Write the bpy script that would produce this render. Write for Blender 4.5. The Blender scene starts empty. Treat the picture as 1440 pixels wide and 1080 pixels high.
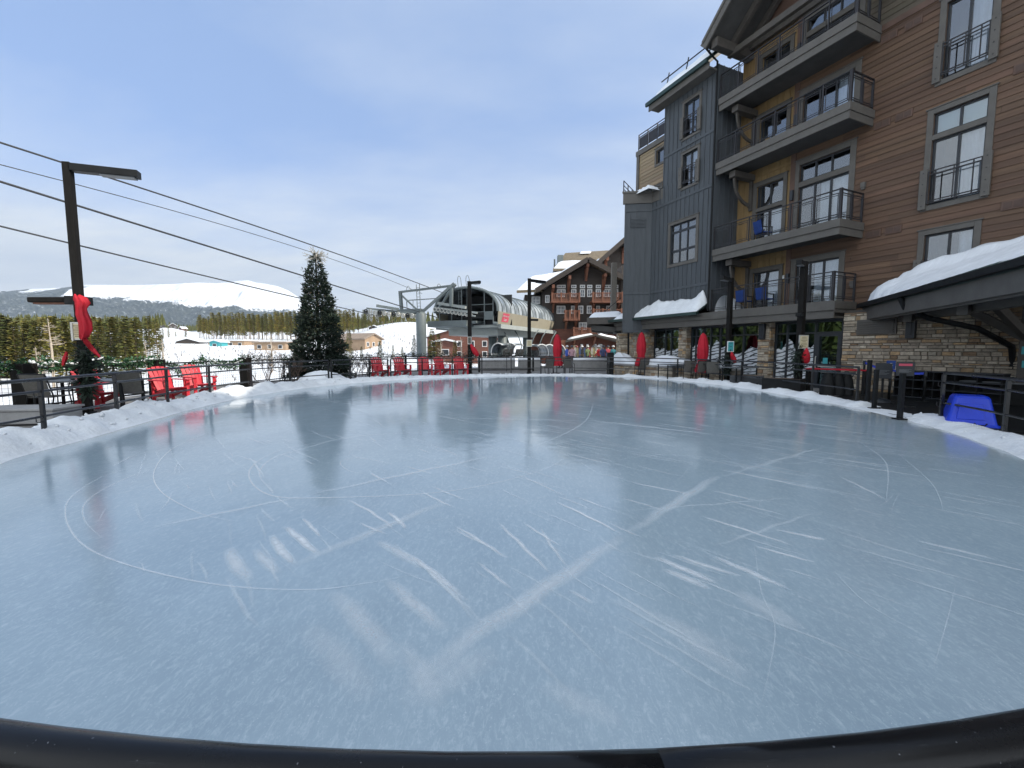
import bpy, bmesh, math, random
from mathutils import Vector, Matrix, noise
R = math.radians
random.seed(7)
scene = bpy.context.scene
COL = scene.collection

# ------------------------------------------------------------------ mesh helpers
class MB:
    """collects verts / faces / per-vertex colours and links them as one mesh object"""
    def __init__(self):
        self.v = []; self.f = []; self.m = []; self.c = []; self.usec = False
    def add(self, vs, fs, mi=0, col=None):
        b = len(self.v)
        self.v.extend([tuple(p) for p in vs])
        for f in fs:
            self.f.append(tuple(i + b for i in f)); self.m.append(mi)
        if col is not None: self.usec = True
        self.c.extend([col or (1, 1, 1, 1)] * len(vs))
    def box(self, x0, x1, y0, y1, z0, z1, mi=0, col=None):
        x0, x1 = min(x0, x1), max(x0, x1); y0, y1 = min(y0, y1), max(y0, y1); z0, z1 = min(z0, z1), max(z0, z1)
        self.add([(x0,y0,z0),(x1,y0,z0),(x1,y1,z0),(x0,y1,z0),(x0,y0,z1),(x1,y0,z1),(x1,y1,z1),(x0,y1,z1)],
                 [(0,3,2,1),(4,5,6,7),(0,1,5,4),(1,2,6,5),(2,3,7,6),(3,0,4,7)], mi, col)
    def beam(self, p0, p1, w, h, up=(0,0,1), mi=0, col=None):
        p0 = Vector(p0); p1 = Vector(p1); d = (p1 - p0).normalized(); up = Vector(up)
        if abs(d.dot(up)) > .98: up = Vector((1,0,0))
        s = d.cross(up).normalized() * (w/2); u = s.cross(d).normalized() * (h/2)
        vs = []
        for p in (p0, p1): vs += [p-s-u, p+s-u, p+s+u, p-s+u]
        self.add(vs, [(0,1,2,3),(7,6,5,4),(0,4,5,1),(1,5,6,2),(2,6,7,3),(3,7,4,0)], mi, col)
    def tube(self, pts, r, n=8, closed=False, mi=0, col=None, flat=None):
        pts = [Vector(p) for p in pts]; N = len(pts)
        rs = r if isinstance(r, (list, tuple)) else [r]*N
        vs = []; fs = []; prev = None
        for i, p in enumerate(pts):
            if closed: d = pts[(i+1) % N] - pts[i-1]
            else: d = pts[min(i+1, N-1)] - pts[max(i-1, 0)]
            d = d.normalized() if d.length > 1e-9 else Vector((0,0,1))
            if prev is None:
                a = Vector((0,0,1)) if abs(d.z) < .9 else Vector((1,0,0))
                s = d.cross(a).normalized()
            else:
                s = prev - d*prev.dot(d)
                s = s.normalized() if s.length > 1e-6 else d.orthogonal().normalized()
            prev = s; u = s.cross(d)
            for k in range(n):
                t = 2*math.pi*k/n
                q = s*math.cos(t)*rs[i] + u*math.sin(t)*rs[i]*(flat or 1)
                vs.append(p + q)
        M = N if closed else N-1
        for i in range(M):
            for k in range(n):
                a = i*n+k; b = i*n+(k+1) % n; c = ((i+1) % N)*n+(k+1) % n; e = ((i+1) % N)*n+k
                fs.append((a,b,c,e))
        if not closed:
            fs.append(tuple(range(n-1,-1,-1))); fs.append(tuple((N-1)*n+k for k in range(n)))
        self.add(vs, fs, mi, col)
    def prism(self, poly, off, mi=0, col=None):
        n = len(poly); off = Vector(off)
        vs = [Vector(p) for p in poly] + [Vector(p)+off for p in poly]
        self.add(vs, [tuple(range(n-1,-1,-1)), tuple(range(n,2*n))] + [(i,(i+1)%n,n+(i+1)%n,n+i) for i in range(n)], mi, col)
    def grid(self, rows, mi=0, col=None, closed=False):
        nr = len(rows); nc = len(rows[0]); vs = [p for r in rows for p in r]; fs = []
        for i in range(nr-1 if not closed else nr):
            for j in range(nc-1):
                i2 = (i+1) % nr
                fs.append((i*nc+j, i*nc+j+1, i2*nc+j+1, i2*nc+j))
        self.add(vs, fs, mi, col)
    def build(self, name, mats, parent=None, off=(0,0,0), smooth=False, bevel=0, attr=None, recalc=False):
        me = bpy.data.meshes.new(name)
        ox, oy, oz = off
        me.from_pydata([(x-ox, y-oy, z-oz) for x, y, z in self.v], [], self.f)
        if not isinstance(mats, (list, tuple)): mats = [mats]
        for m in mats: me.materials.append(m)
        if len(mats) > 1: me.polygons.foreach_set('material_index', self.m)
        if self.usec:
            a = me.color_attributes.new('Col', 'FLOAT_COLOR', 'POINT')
            a.data.foreach_set('color', [x for c in self.c for x in c])
        if smooth: me.polygons.foreach_set('use_smooth', [True]*len(me.polygons))
        if recalc:
            bm = bmesh.new(); bm.from_mesh(me); bmesh.ops.recalc_face_normals(bm, faces=bm.faces); bm.to_mesh(me); bm.free()
        me.update()
        o = bpy.data.objects.new(name, me); COL.objects.link(o)
        if parent: o.parent = parent
        if bevel:
            b = o.modifiers.new('Bevel', 'BEVEL'); b.width = bevel; b.segments = 2; b.limit_method = 'ANGLE'
        return o

def tag(o, label=None, cat=None, group=None, kind=None):
    if label: o['label'] = label
    if cat: o['category'] = cat
    if group: o['group'] = group
    if kind: o['kind'] = kind
    return o
def thing(name, label, cat, loc=(0,0,0), rz=0, group=None):
    o = bpy.data.objects.new(name, None); COL.objects.link(o); o.empty_display_size = .2
    o.location = loc; o.rotation_euler = (0,0,rz)
    return tag(o, label, cat, group)
def dup(root, loc, rz=None, label=None, group=None, scale=None):
    def cp(o, par):
        c = o.copy(); COL.objects.link(c)
        if par: c.parent = par
        for ch in o.children: cp(ch, c)
        return c
    r = cp(root, None); r.location = loc
    if rz is not None: r.rotation_euler = (0,0,rz)
    if label: r['label'] = label
    if group: r['group'] = group
    if scale: r.scale = scale if isinstance(scale, tuple) else (scale,)*3
    return r

# ------------------------------------------------------------------ camera geometry
CAMZ = 1.5; FPX = 600.0; PITCH = R(4.76)
def ray(x, y):
    u = (x-720)/FPX; v = (540-y)/FPX
    return Vector((u, math.cos(PITCH)+v*math.sin(PITCH), -math.sin(PITCH)+v*math.cos(PITCH)))
def gp(x, y, z=0.0):                       # point of the plane z seen at a photo position
    r = ray(x, y); t = (z-CAMZ)/r.z; return Vector((r.x*t, r.y*t, z))
def at(x, y, Y):                           # point at distance Y
    r = ray(x, y); t = Y/r.y; return Vector((r.x*t, Y, CAMZ+r.z*t))
A24 = R(24)
DQ = Vector((math.cos(A24), math.sin(A24), 0)); US = Vector((-math.sin(A24), math.cos(A24), 0))
def W(q, s, z=0): return DQ*q + US*s + Vector((0,0,z))
def fac(x, y, q):
    r = ray(x, y); t = q/(r.x*DQ.x + r.y*DQ.y); p = r*t
    return p.x*US.x+p.y*US.y, CAMZ+p.z

# ------------------------------------------------------------------ materials
def nodes(name):
    m = bpy.data.materials.new(name); m.use_nodes = True
    nt = m.node_tree; nt.nodes.clear()
    out = nt.nodes.new('ShaderNodeOutputMaterial'); b = nt.nodes.new('ShaderNodeBsdfPrincipled')
    nt.links.new(b.outputs[0], out.inputs[0])
    return m, nt, b, out
def N(nt, t, **kw):
    n = nt.nodes.new(t)
    for k, v in kw.items():
        if k in n.inputs: n.inputs[k].default_value = v
        else: setattr(n, k, v)
    return n
def mixc(nt, fac, a, b, mode='MIX'):
    n = nt.nodes.new('ShaderNodeMix'); n.data_type = 'RGBA'; n.blend_type = mode
    for s, v in ((0, fac), (6, a), (7, b)):
        if hasattr(v, 'is_linked') or hasattr(v, 'links'): nt.links.new(v, n.inputs[s])
        else: n.inputs[s].default_value = v if s == 0 else (tuple(v)+(1,))[:4]
    return n.outputs[2]
def math_(nt, op, a, b=None, c=None):
    n = nt.nodes.new('ShaderNodeMath'); n.operation = op
    for i, v in enumerate((a, b, c)):
        if v is None: continue
        if hasattr(v, 'links'): nt.links.new(v, n.inputs[i])
        else: n.inputs[i].default_value = v
    return n.outputs[0]
def ramp(nt, x, stops, interp='LINEAR'):
    n = nt.nodes.new('ShaderNodeValToRGB'); n.color_ramp.interpolation = interp
    e = n.color_ramp.elements
    while len(e) < len(stops): e.new(.5)
    for el, (p, c) in zip(e, stops):
        el.position = p; el.color = (c, c, c, 1) if not isinstance(c, (tuple, list)) else tuple(c)+(1,)
    nt.links.new(x, n.inputs[0]); return n.outputs[0]
def mat(name, col, rough=.6, var=.25, scale=3.0, bump=0.0, bscale=30.0, metal=0.0, spec=.5, stretch=(1,1,1), vcol=False, dirt=0.0, coat=0.0, objrand=0.0, rot=0.0):
    m, nt, b, out = nodes(name)
    tc = N(nt, 'ShaderNodeTexCoord'); mp = N(nt, 'ShaderNodeMapping'); mp.inputs['Scale'].default_value = stretch; mp.inputs['Rotation'].default_value = (0,0,rot)
    nt.links.new(tc.outputs['Object'], mp.inputs[0])
    n1 = N(nt, 'ShaderNodeTexNoise', Scale=scale, Detail=6.0, Roughness=.65)
    nt.links.new(mp.outputs[0], n1.inputs['Vector'])
    lo = tuple(c*(1-var) for c in col); hi = tuple(min(1, c*(1+var)) for c in col)
    c = mixc(nt, ramp(nt, n1.outputs[0], [(.3,0.0),(.7,1.0)]), lo, hi)
    if vcol:
        a = N(nt, 'ShaderNodeAttribute'); a.attribute_name = 'Col'
        c = mixc(nt, 1.0, c, a.outputs[0], 'MULTIPLY')
    if objrand:
        oi = N(nt, 'ShaderNodeObjectInfo'); c = mixc(nt, 1.0, c, ramp(nt, oi.outputs['Random'], [(0.0,(1-objrand,1-objrand*.8,1-objrand)),(.5,(1.0,1.0,1.0)),(1.0,(1+objrand*1.1,1+objrand*.7,1.0))]), 'MULTIPLY')
    if dirt:
        n3 = N(nt, 'ShaderNodeTexNoise', Scale=scale*.23, Detail=8.0, Roughness=.7); nt.links.new(mp.outputs[0], n3.inputs['Vector'])
        c = mixc(nt, ramp(nt, n3.outputs[0], [(.5,0.0),(.75,dirt)]), c, tuple(x*.45 for x in col))
    nt.links.new(c, b.inputs['Base Color'])
    b.inputs['Metallic'].default_value = metal; b.inputs['Specular IOR Level'].default_value = spec
    b.inputs['Coat Weight'].default_value = coat; b.inputs['Coat Roughness'].default_value = .08
    n2 = N(nt, 'ShaderNodeTexNoise', Scale=bscale, Detail=4.0); nt.links.new(mp.outputs[0], n2.inputs['Vector'])
    rr = math_(nt, 'MULTIPLY_ADD', n2.outputs[0], .25, rough-.12); nt.links.new(rr, b.inputs['Roughness'])
    if bump:
        bp = N(nt, 'ShaderNodeBump', Strength=bump, Distance=.02); nt.links.new(n2.outputs[0], bp.inputs['Height']); nt.links.new(bp.outputs[0], b.inputs['Normal'])
    return m
M = {}
M['snow'] = mat('snow', (.74,.77,.81), .75, .05, 1.4, .9, 9, spec=.2)
M['roofsnow'] = mat('sliding_roof_snow', (.74,.77,.81), .75, .07, 2.0, .9, 5, spec=.2, stretch=(.5,3.5,1), rot=R(48))
M['rimsnow'] = mat('rim_snow', (.74,.77,.80), .8, .10, 2.2, 1.0, 14, spec=.2, dirt=.45)
M['brownplain'] = mat('brown_trim', (.10,.058,.042), .65, .2, 2, .2, 40)
M['vent'] = mat('vent_brown', (.075,.045,.034), .65, .2, 2, .2, 40)
M['oliveplain'] = mat('olive_trim', (.105,.085,.055), .65, .2, 2)
M['tanplain'] = mat('tan_trim', (.25,.19,.12), .65, .15, 2)
M['black'] = mat('black_painted_steel', (.011,.012,.013), .5, .3, 4, .08, 60, spec=.18)
M['rail'] = mat('black_gloss_rail', (.016,.017,.019), .30, .3, 6, .0, 3, spec=.55)
M['blackwood'] = mat('dark_post', (.010,.009,.008), .65, .35, 2, .3, 25, stretch=(6,6,1), spec=.15)
M['brown'] = mat('brown_siding', (.108,.062,.038), .65, .34, 1.2, .3, 40, stretch=(1,.12,7), dirt=.4, vcol=True)
M['olive'] = mat('olive_siding', (.085,.070,.048), .65, .2, 1.2, .25, 40, stretch=(1,.12,7), dirt=.2, vcol=True)
M['tan'] = mat('tan_siding', (.25,.19,.12), .65, .15, 1.2, .2, 40, stretch=(1,.12,7), vcol=True)
M['mustard'] = mat('mustard_batten', (.25,.165,.072), .65, .18, 1.5, .2, 40, stretch=(4,4,.4), dirt=.15)
M['grey'] = mat('grey_batten', (.062,.071,.080), .6, .18, 1.5, .2, 40, stretch=(4,4,.4), dirt=.2)
M['trim'] = mat('taupe_trim', (.100,.093,.083), .6, .15, 3, .15, 40, dirt=.2)
M['trimdk'] = mat('dark_taupe_trim', (.070,.062,.054), .6, .2, 3, .15, 40)
M['soffit'] = mat('soffit_boards', (.06,.058,.055), .7, .2, 2, .1, 30)
M['sash'] = mat('window_sash', (.018,.022,.028), .4, .2, 4)
M['roofgreen'] = mat('green_metal_roof', (.03,.055,.05), .4, .2, 2, .1, 20, metal=.4)
M['stone'] = mat('ashlar_stone', (.42,.37,.30), .85, .28, 9, .8, 28, vcol=True)
M['mortar'] = mat('mortar', (.16,.145,.125), .9, .2, 10, .5, 40)
M['concrete'] = mat('grey_concrete', (.30,.30,.30), .8, .2, 2, .3, 30, dirt=.35)
M['deck'] = mat('paver_deck', (.17,.165,.16), .85, .25, 1.3, .5, 25, dirt=.4)
M['red'] = mat('red_painted_poly', (.47,.016,.030), .45, .12, 3, .06, 40, dirt=.1)
M['redfab'] = mat('red_canvas', (.42,.006,.022), .8, .2, 3, .35, 20)
M['velvet'] = mat('red_ribbon_cloth', (.46,.004,.018), .7, .2, 5, .3, 30)
M['blue'] = mat('blue_plastic', (.003,.04,.55), .4, .12, 2, .05, 30)
M['bluefab'] = mat('blue_fabric', (.015,.05,.22), .8, .2, 4)
M['sling'] = mat('sling_mesh', (.10,.095,.085), .8, .2, 20, .3, 200)
M['tabletop'] = mat('grey_tabletop', (.13,.14,.15), .45, .15, 3)
M['timber'] = mat('red_timber', (.175,.070,.040), .65, .3, 2, .3, 25, stretch=(3,3,1))
M['lodgewall'] = mat('dark_lodge_siding', (.042,.033,.028), .7, .25, 1.5, .3, 20, stretch=(1,1,6))
M['redwall'] = mat('red_lodge_siding', (.13,.050,.034), .7, .25, 1.5, .3, 20, stretch=(1,1,6))
M['shingle'] = mat('brown_shingles', (.155,.125,.085), .85, .3, 3, .8, 12, dirt=.3)
M['white'] = mat('white_paint', (.72,.73,.73), .5, .06, 3)
M['liftgrey'] = mat('lift_grey_steel', (.125,.15,.155), .5, .15, 1.5, .05, 20, dirt=.25)
M['liftlight'] = mat('lift_pale_steel', (.33,.36,.35), .5, .12, 1.5, .05, 20, dirt=.25)
M['lifttan'] = mat('lift_tan_panel', (.30,.275,.21), .55, .08, 1, .05, 20, dirt=.2)
M['liftdark'] = mat('lift_interior', (.02,.022,.024), .7, .3, 2)
M['cable'] = mat('steel_cable', (.03,.033,.038), .5, .2, 4)
M['signred'] = mat('pink_red_sign', (.55,.07,.12), .5, .08, 3)
M['paper'] = mat('cream_notice', (.62,.55,.36), .6, .1, 8)
M['paperwhite'] = mat('white_notice', (.72,.74,.74), .6, .1, 8)
M['teal'] = mat('teal_print', (.05,.33,.36), .6, .1, 8)
M['ink'] = mat('grey_ink', (.22,.17,.10), .7, .2, 8)
M['frame'] = mat('pale_metal_frame', (.55,.54,.50), .4, .1, 5, metal=.5)
M['bark'] = mat('pine_bark', (.17,.125,.09), .9, .3, 6, .5, 20)
M['palebark'] = mat('pale_aspen_bark', (.42,.36,.29), .85, .25, 6, .4, 20)
M['twig'] = mat('brown_twigs', (.10,.07,.055), .9, .3, 6)
M['pine'] = mat('pine_needles', (.165,.160,.040), .8, .5, .9, .2, 8, vcol=True, objrand=.38)
M['spruce'] = mat('spruce_needles', (.088,.098,.026), .8, .5, 1.1, .2, 8, vcol=True, objrand=.38)
M['xmas'] = mat('dark_fir_needles', (.012,.025,.015), .7, .5, 3, .2, 8, vcol=True)
M['garland'] = mat('green_garland', (.025,.085,.035), .7, .5, 6, .2, 8, vcol=True)
M['silver'] = mat('silver_ornament', (.36,.34,.30), .45, .2, 8, metal=.2)
M['ironrail'] = mat('dark_iron_railing', (.018,.017,.02), .5, .25, 5)
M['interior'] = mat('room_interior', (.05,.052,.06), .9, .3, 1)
M['curtain'] = mat('sheer_curtain', (.74,.76,.78), .9, .08, 4)
M['shade'] = mat('roller_shade', (.46,.62,.62), .8, .05, 2)
M['housebrown'] = mat('tan_house_siding', (.33,.23,.15), .8, .15, 1, .2, 10)
M['houseroof'] = mat('brown_house_roof', (.24,.19,.15), .85, .2, 1, .2, 10)
M['skin'] = mat('skin', (.45,.28,.2), .6, .1, 8)

def glassmat(name, tint, refl, rough=.01, wob=.0, gcol=(.95,.98,1)):
    """a pane: part mirror, part clear, with slightly uneven glass"""
    m, nt, b, out = nodes(name); nt.nodes.remove(b)
    g = N(nt, 'ShaderNodeBsdfGlossy', Color=tuple(gcol)+(1,), Roughness=rough); t = N(nt, 'ShaderNodeBsdfTransparent', Color=tuple(tint)+(1,))
    f = N(nt, 'ShaderNodeFresnel', IOR=1.5); mx = N(nt, 'ShaderNodeMixShader')
    nt.links.new(math_(nt, 'MULTIPLY_ADD', f.outputs[0], 1-refl, refl), mx.inputs[0])
    nt.links.new(t.outputs[0], mx.inputs[1]); nt.links.new(g.outputs[0], mx.inputs[2]); nt.links.new(mx.outputs[0], out.inputs[0])
    tc = N(nt, 'ShaderNodeTexCoord'); n = N(nt, 'ShaderNodeTexNoise', Scale=.9, Detail=1.0); nt.links.new(tc.outputs['Object'], n.inputs['Vector'])
    bp = N(nt, 'ShaderNodeBump', Strength=.06+wob, Distance=.05); nt.links.new(n.outputs[0], bp.inputs['Height']); nt.links.new(bp.outputs[0], g.inputs['Normal'])
    return m
M['glass'] = glassmat('window_glass', (.62,.68,.74), .20)
M['glassdark'] = glassmat('storefront_glass', (.16,.24,.23), .13, wob=.05, gcol=(.62,.86,.86))
M['poly'] = None
def polymat():
    m, nt, b, out = nodes('polycarbonate_roof')
    b.inputs['Base Color'].default_value = (.30,.35,.40,1); b.inputs['Roughness'].default_value = .22; b.inputs['Metallic'].default_value = .1
    tc = N(nt, 'ShaderNodeTexCoord'); n = N(nt, 'ShaderNodeTexNoise', Scale=.8, Detail=6.0); nt.links.new(tc.outputs['Object'], n.inputs['Vector'])
    nt.links.new(mixc(nt, ramp(nt, n.outputs[0], [(.42,0.0),(.62,1.0)]), (.17,.20,.225), (.42,.47,.51)), b.inputs['Base Color'])
    return m
M['poly'] = polymat()
def railmat():
    m, nt, b, out = nodes('worn_black_rail'); tc = N(nt, 'ShaderNodeTexCoord')
    n = N(nt, 'ShaderNodeTexNoise', Scale=3.5, Detail=7.0, Roughness=.7); nt.links.new(tc.outputs['Object'], n.inputs['Vector'])
    mp = N(nt, 'ShaderNodeMapping'); mp.inputs['Scale'].default_value = (3,60,60); nt.links.new(tc.outputs['Object'], mp.inputs[0])
    f = N(nt, 'ShaderNodeTexNoise', Scale=3.0, Detail=6.0, Roughness=.8); nt.links.new(mp.outputs[0], f.inputs['Vector'])
    sp = N(nt, 'ShaderNodeTexNoise', Scale=160.0, Detail=1.0); nt.links.new(tc.outputs['Object'], sp.inputs['Vector'])
    c = mixc(nt, ramp(nt, f.outputs[0], [(.60,0.0),(.78,.5)]), (.006,.0065,.008), (.045,.047,.05))
    c = mixc(nt, ramp(nt, sp.outputs[0], [(.765,0.0),(.80,.6)]), c, (.20,.21,.23))
    nt.links.new(c, b.inputs['Base Color']); nt.links.new(ramp(nt, n.outputs[0], [(.3,.16),(.7,.32)]), b.inputs['Roughness']); b.inputs['Specular IOR Level'].default_value = .25
    return m
M['handrail'] = railmat()
def decalmat():
    """white line-drawn mountain film on the storefront glass"""
    m, nt, b, out = nodes('mountain_film')
    tc = N(nt, 'ShaderNodeTexCoord'); mp = N(nt, 'ShaderNodeMapping'); mp.inputs['Rotation'].default_value = (R(35),0,0); mp.inputs['Scale'].default_value = (1,.9,2.6)
    nt.links.new(tc.outputs['Object'], mp.inputs[0])
    w = N(nt, 'ShaderNodeTexWave', Scale=.9, Distortion=9.0, Detail=4.0); w.inputs['Detail Scale'].default_value = .9; w.bands_direction = 'Z'
    nt.links.new(mp.outputs[0], w.inputs['Vector'])
    n = N(nt, 'ShaderNodeTexNoise', Scale=3.5, Detail=3.0); nt.links.new(mp.outputs[0], n.inputs['Vector'])
    f = math_(nt, 'MULTIPLY', ramp(nt, w.outputs[0], [(.13,0.0),(.24,1.0)]), ramp(nt, n.outputs[0], [(.34,.15),(.46,1.0)]))
    nt.links.new(mixc(nt, f, (.035,.045,.055), (.66,.70,.74)), b.inputs['Base Color']); b.inputs['Roughness'].default_value = .35
    return m
M['film'] = decalmat()
# ------------------------------------------------------------------ camera, sky, sun
cam = bpy.data.cameras.new('camera'); co = bpy.data.objects.new('camera', cam); COL.objects.link(co)
cam.lens = 15.0; cam.sensor_width = 36.0; cam.clip_start = .05; cam.clip_end = 20000
co.location = (0,0,CAMZ); co.rotation_euler = (R(90)-PITCH, 0, 0); scene.camera = co
SUN_AZ = Vector((.95,-.31,0)).normalized(); SUN_EL = R(35)
sd = SUN_AZ*math.cos(SUN_EL) + Vector((0,0,math.sin(SUN_EL)))
sl = bpy.data.lights.new('sun', 'SUN'); sl.energy = 4.1; sl.angle = R(.5); sl.color = (1,.92,.80)
so = bpy.data.objects.new('sun', sl); COL.objects.link(so); so.rotation_euler = sd.to_track_quat('Z','Y').to_euler(); so.location = (40,-20,60)
w = bpy.data.worlds.new('World'); scene.world = w; w.use_nodes = True; nt = w.node_tree; nt.nodes.clear()
out = N(nt, 'ShaderNodeOutputWorld'); bg = N(nt, 'ShaderNodeBackground', Strength=.15); nt.links.new(bg.outputs[0], out.inputs[0])
sky = N(nt, 'ShaderNodeTexSky'); sky.sky_type = 'NISHITA'; sky.sun_disc = False; sky.sun_elevation = SUN_EL
sky.sun_rotation = math.atan2(SUN_AZ.x, SUN_AZ.y); sky.altitude = 2900; sky.air_density = 1.0; sky.dust_density = .6; sky.ozone_density = 1.5
tc = N(nt, 'ShaderNodeTexCoord'); sep = N(nt, 'ShaderNodeSeparateXYZ'); nt.links.new(tc.outputs['Generated'], sep.inputs[0])
# cloud sheet: direction divided by height gives a flat layer seen from below
h = math_(nt, 'MAXIMUM', sep.outputs[2], 0.0); hh = math_(nt, 'ADD', h, .16)
cx = math_(nt, 'DIVIDE', sep.outputs[0], hh); cy = math_(nt, 'DIVIDE', sep.outputs[1], hh)
cmb = N(nt, 'ShaderNodeCombineXYZ'); nt.links.new(cx, cmb.inputs[0]); nt.links.new(cy, cmb.inputs[1])
mp = N(nt, 'ShaderNodeMapping'); mp.inputs['Rotation'].default_value = (0,0,R(35)); mp.inputs['Scale'].default_value = (.55,1.05,1); mp.inputs['Location'].default_value = (3.1,1.7,0)
nt.links.new(cmb.outputs[0], mp.inputs[0])
n1 = N(nt, 'ShaderNodeTexNoise', Scale=.62, Detail=6.0, Roughness=.48, Distortion=.2); nt.links.new(mp.outputs[0], n1.inputs['Vector'])
n2 = N(nt, 'ShaderNodeTexNoise', Scale=2.6, Detail=8.0, Roughness=.6); nt.links.new(mp.outputs[0], n2.inputs['Vector'])
cl = math_(nt, 'MULTIPLY_ADD', n2.outputs[0], .20, math_(nt, 'MULTIPLY', n1.outputs[0], .92))
low = ramp(nt, sep.outputs[2], [(0.0,.26),(.10,.29),(.26,.10),(.45,.0),(.68,.06),(1.0,.30)])  # rise toward the zenith is unseen cloud added to light the ice
bank = math_(nt, 'MULTIPLY', ramp(nt, math_(nt, 'MULTIPLY_ADD', sep.outputs[0], -.5, .5), [(.45,0.0),(.8,1.0)]), ramp(nt, sep.outputs[2], [(.03,.16),(.16,.18),(.52,0.0)]))      # white bank low over the valley
low = math_(nt, 'ADD', low, bank)
back = ramp(nt, math_(nt, 'MULTIPLY_ADD', sep.outputs[1], -.5, .5), [(.40,0.0),(.75,.42)])      # brighter cloud added out of view, overhead and behind, to light the ice
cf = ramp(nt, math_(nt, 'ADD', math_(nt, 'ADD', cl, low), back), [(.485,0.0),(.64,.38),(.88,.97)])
cv = ramp(nt, n2.outputs[0], [(.3,0.0),(.7,1.0)])
ccol = mixc(nt, ramp(nt, back, [(.02,0.0),(.3,1.0)]), mixc(nt, cv, (3.55,4.05,4.75), (4.6,4.95,5.3)), mixc(nt, cv, (6.2,6.8,7.5), (8.2,8.6,8.9)))  # second colour pair is the brighter added cloud behind the camera
skyb = mixc(nt, 1.0, sky.outputs[0], (.98,1.0,1.10), 'MULTIPLY')
veil = mixc(nt, .62, skyb, (2.2,3.25,5.3))
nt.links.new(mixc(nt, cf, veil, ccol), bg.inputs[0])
scene.view_settings.view_transform = 'Standard'; scene.view_settings.look = 'None'; scene.view_settings.exposure = .33; scene.view_settings.gamma = 1
scene.cycles.use_denoising = True
scene.cycles.max_bounces = 8; scene.cycles.transparent_max_bounces = 16; scene.cycles.volume_bounces = 0
scene.cycles.sample_clamp_indirect = 6

# ------------------------------------------------------------------ rink outline
K = .885                               # the outline was paced out a little too wide
CTRL = [(x*K, y*K) for x, y in [(-7.68,6.28),(-7.96,7.47),(-8.38,9.2),(-9.04,11.95),(-9.35,15.2),(-8.6,19.1),(-6.3,22.6),(-1.9,25.6),(3.2,26.7),(7.3,24.9),(9.5,20.4),(9.98,15.7),
        (9.8,12.24),(9.25,9.46),(8.53,7.64),(7.93,6.49),(6.4,4.35),(4.3,2.7),(2.2,1.63),(.15,1.1),(-2.0,1.46),(-4.1,2.42),(-6.2,4.15)]]
def spline(ctrl, per=40):
    P = [Vector((x,y,0)) for x, y in ctrl]; n = len(P); o = []
    for i in range(n):
        a, b, c, d = P[i-1], P[i], P[(i+1)%n], P[(i+2)%n]
        for k in range(per):
            t = k/per
            o.append(.5*((2*b)+(c-a)*t+(2*a-5*b+4*c-d)*t*t+(3*b-a-3*c+d)*t**3))
    # even spacing, lightly smoothed
    L = [0]
    for i in range(len(o)): L.append(L[-1]+(o[(i+1)%len(o)]-o[i]).length)
    T = L[-1]; res = []; j = 0; NN = 900
    for i in range(NN):
        s = T*i/NN
        while L[j+1] < s: j += 1
        f = (s-L[j])/(L[j+1]-L[j]); res.append(o[j].lerp(o[(j+1)%len(o)], f))
    for _ in range(25): res = [(res[i-1]+res[i]*2+res[(i+1)%NN])/4 for i in range(NN)]
    return res, T
RING, RLEN = spline(CTRL); NR = len(RING)
def rnorm(i):
    d = (RING[(i+1)%NR]-RING[i-1]).normalized(); n = Vector((-d.y, d.x, 0))      # ring runs clockwise: left is outward
    c = Vector((.2,12,0))
    return n if n.dot(RING[i%NR]-c) > 0 else -n
NRM = [rnorm(i) for i in range(NR)]
def ringoff(i, d, z=0):
    i0 = int(math.floor(i)); f = i-i0
    p = RING[i0%NR].lerp(RING[(i0+1)%NR], f); n = NRM[i0%NR].lerp(NRM[(i0+1)%NR], f).normalized()
    return Vector((p.x+n.x*d, p.y+n.y*d, z))
def ridx(x, y):
    return min(range(NR), key=lambda i: (RING[i].x-x)**2+(RING[i].y-y)**2)

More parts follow.
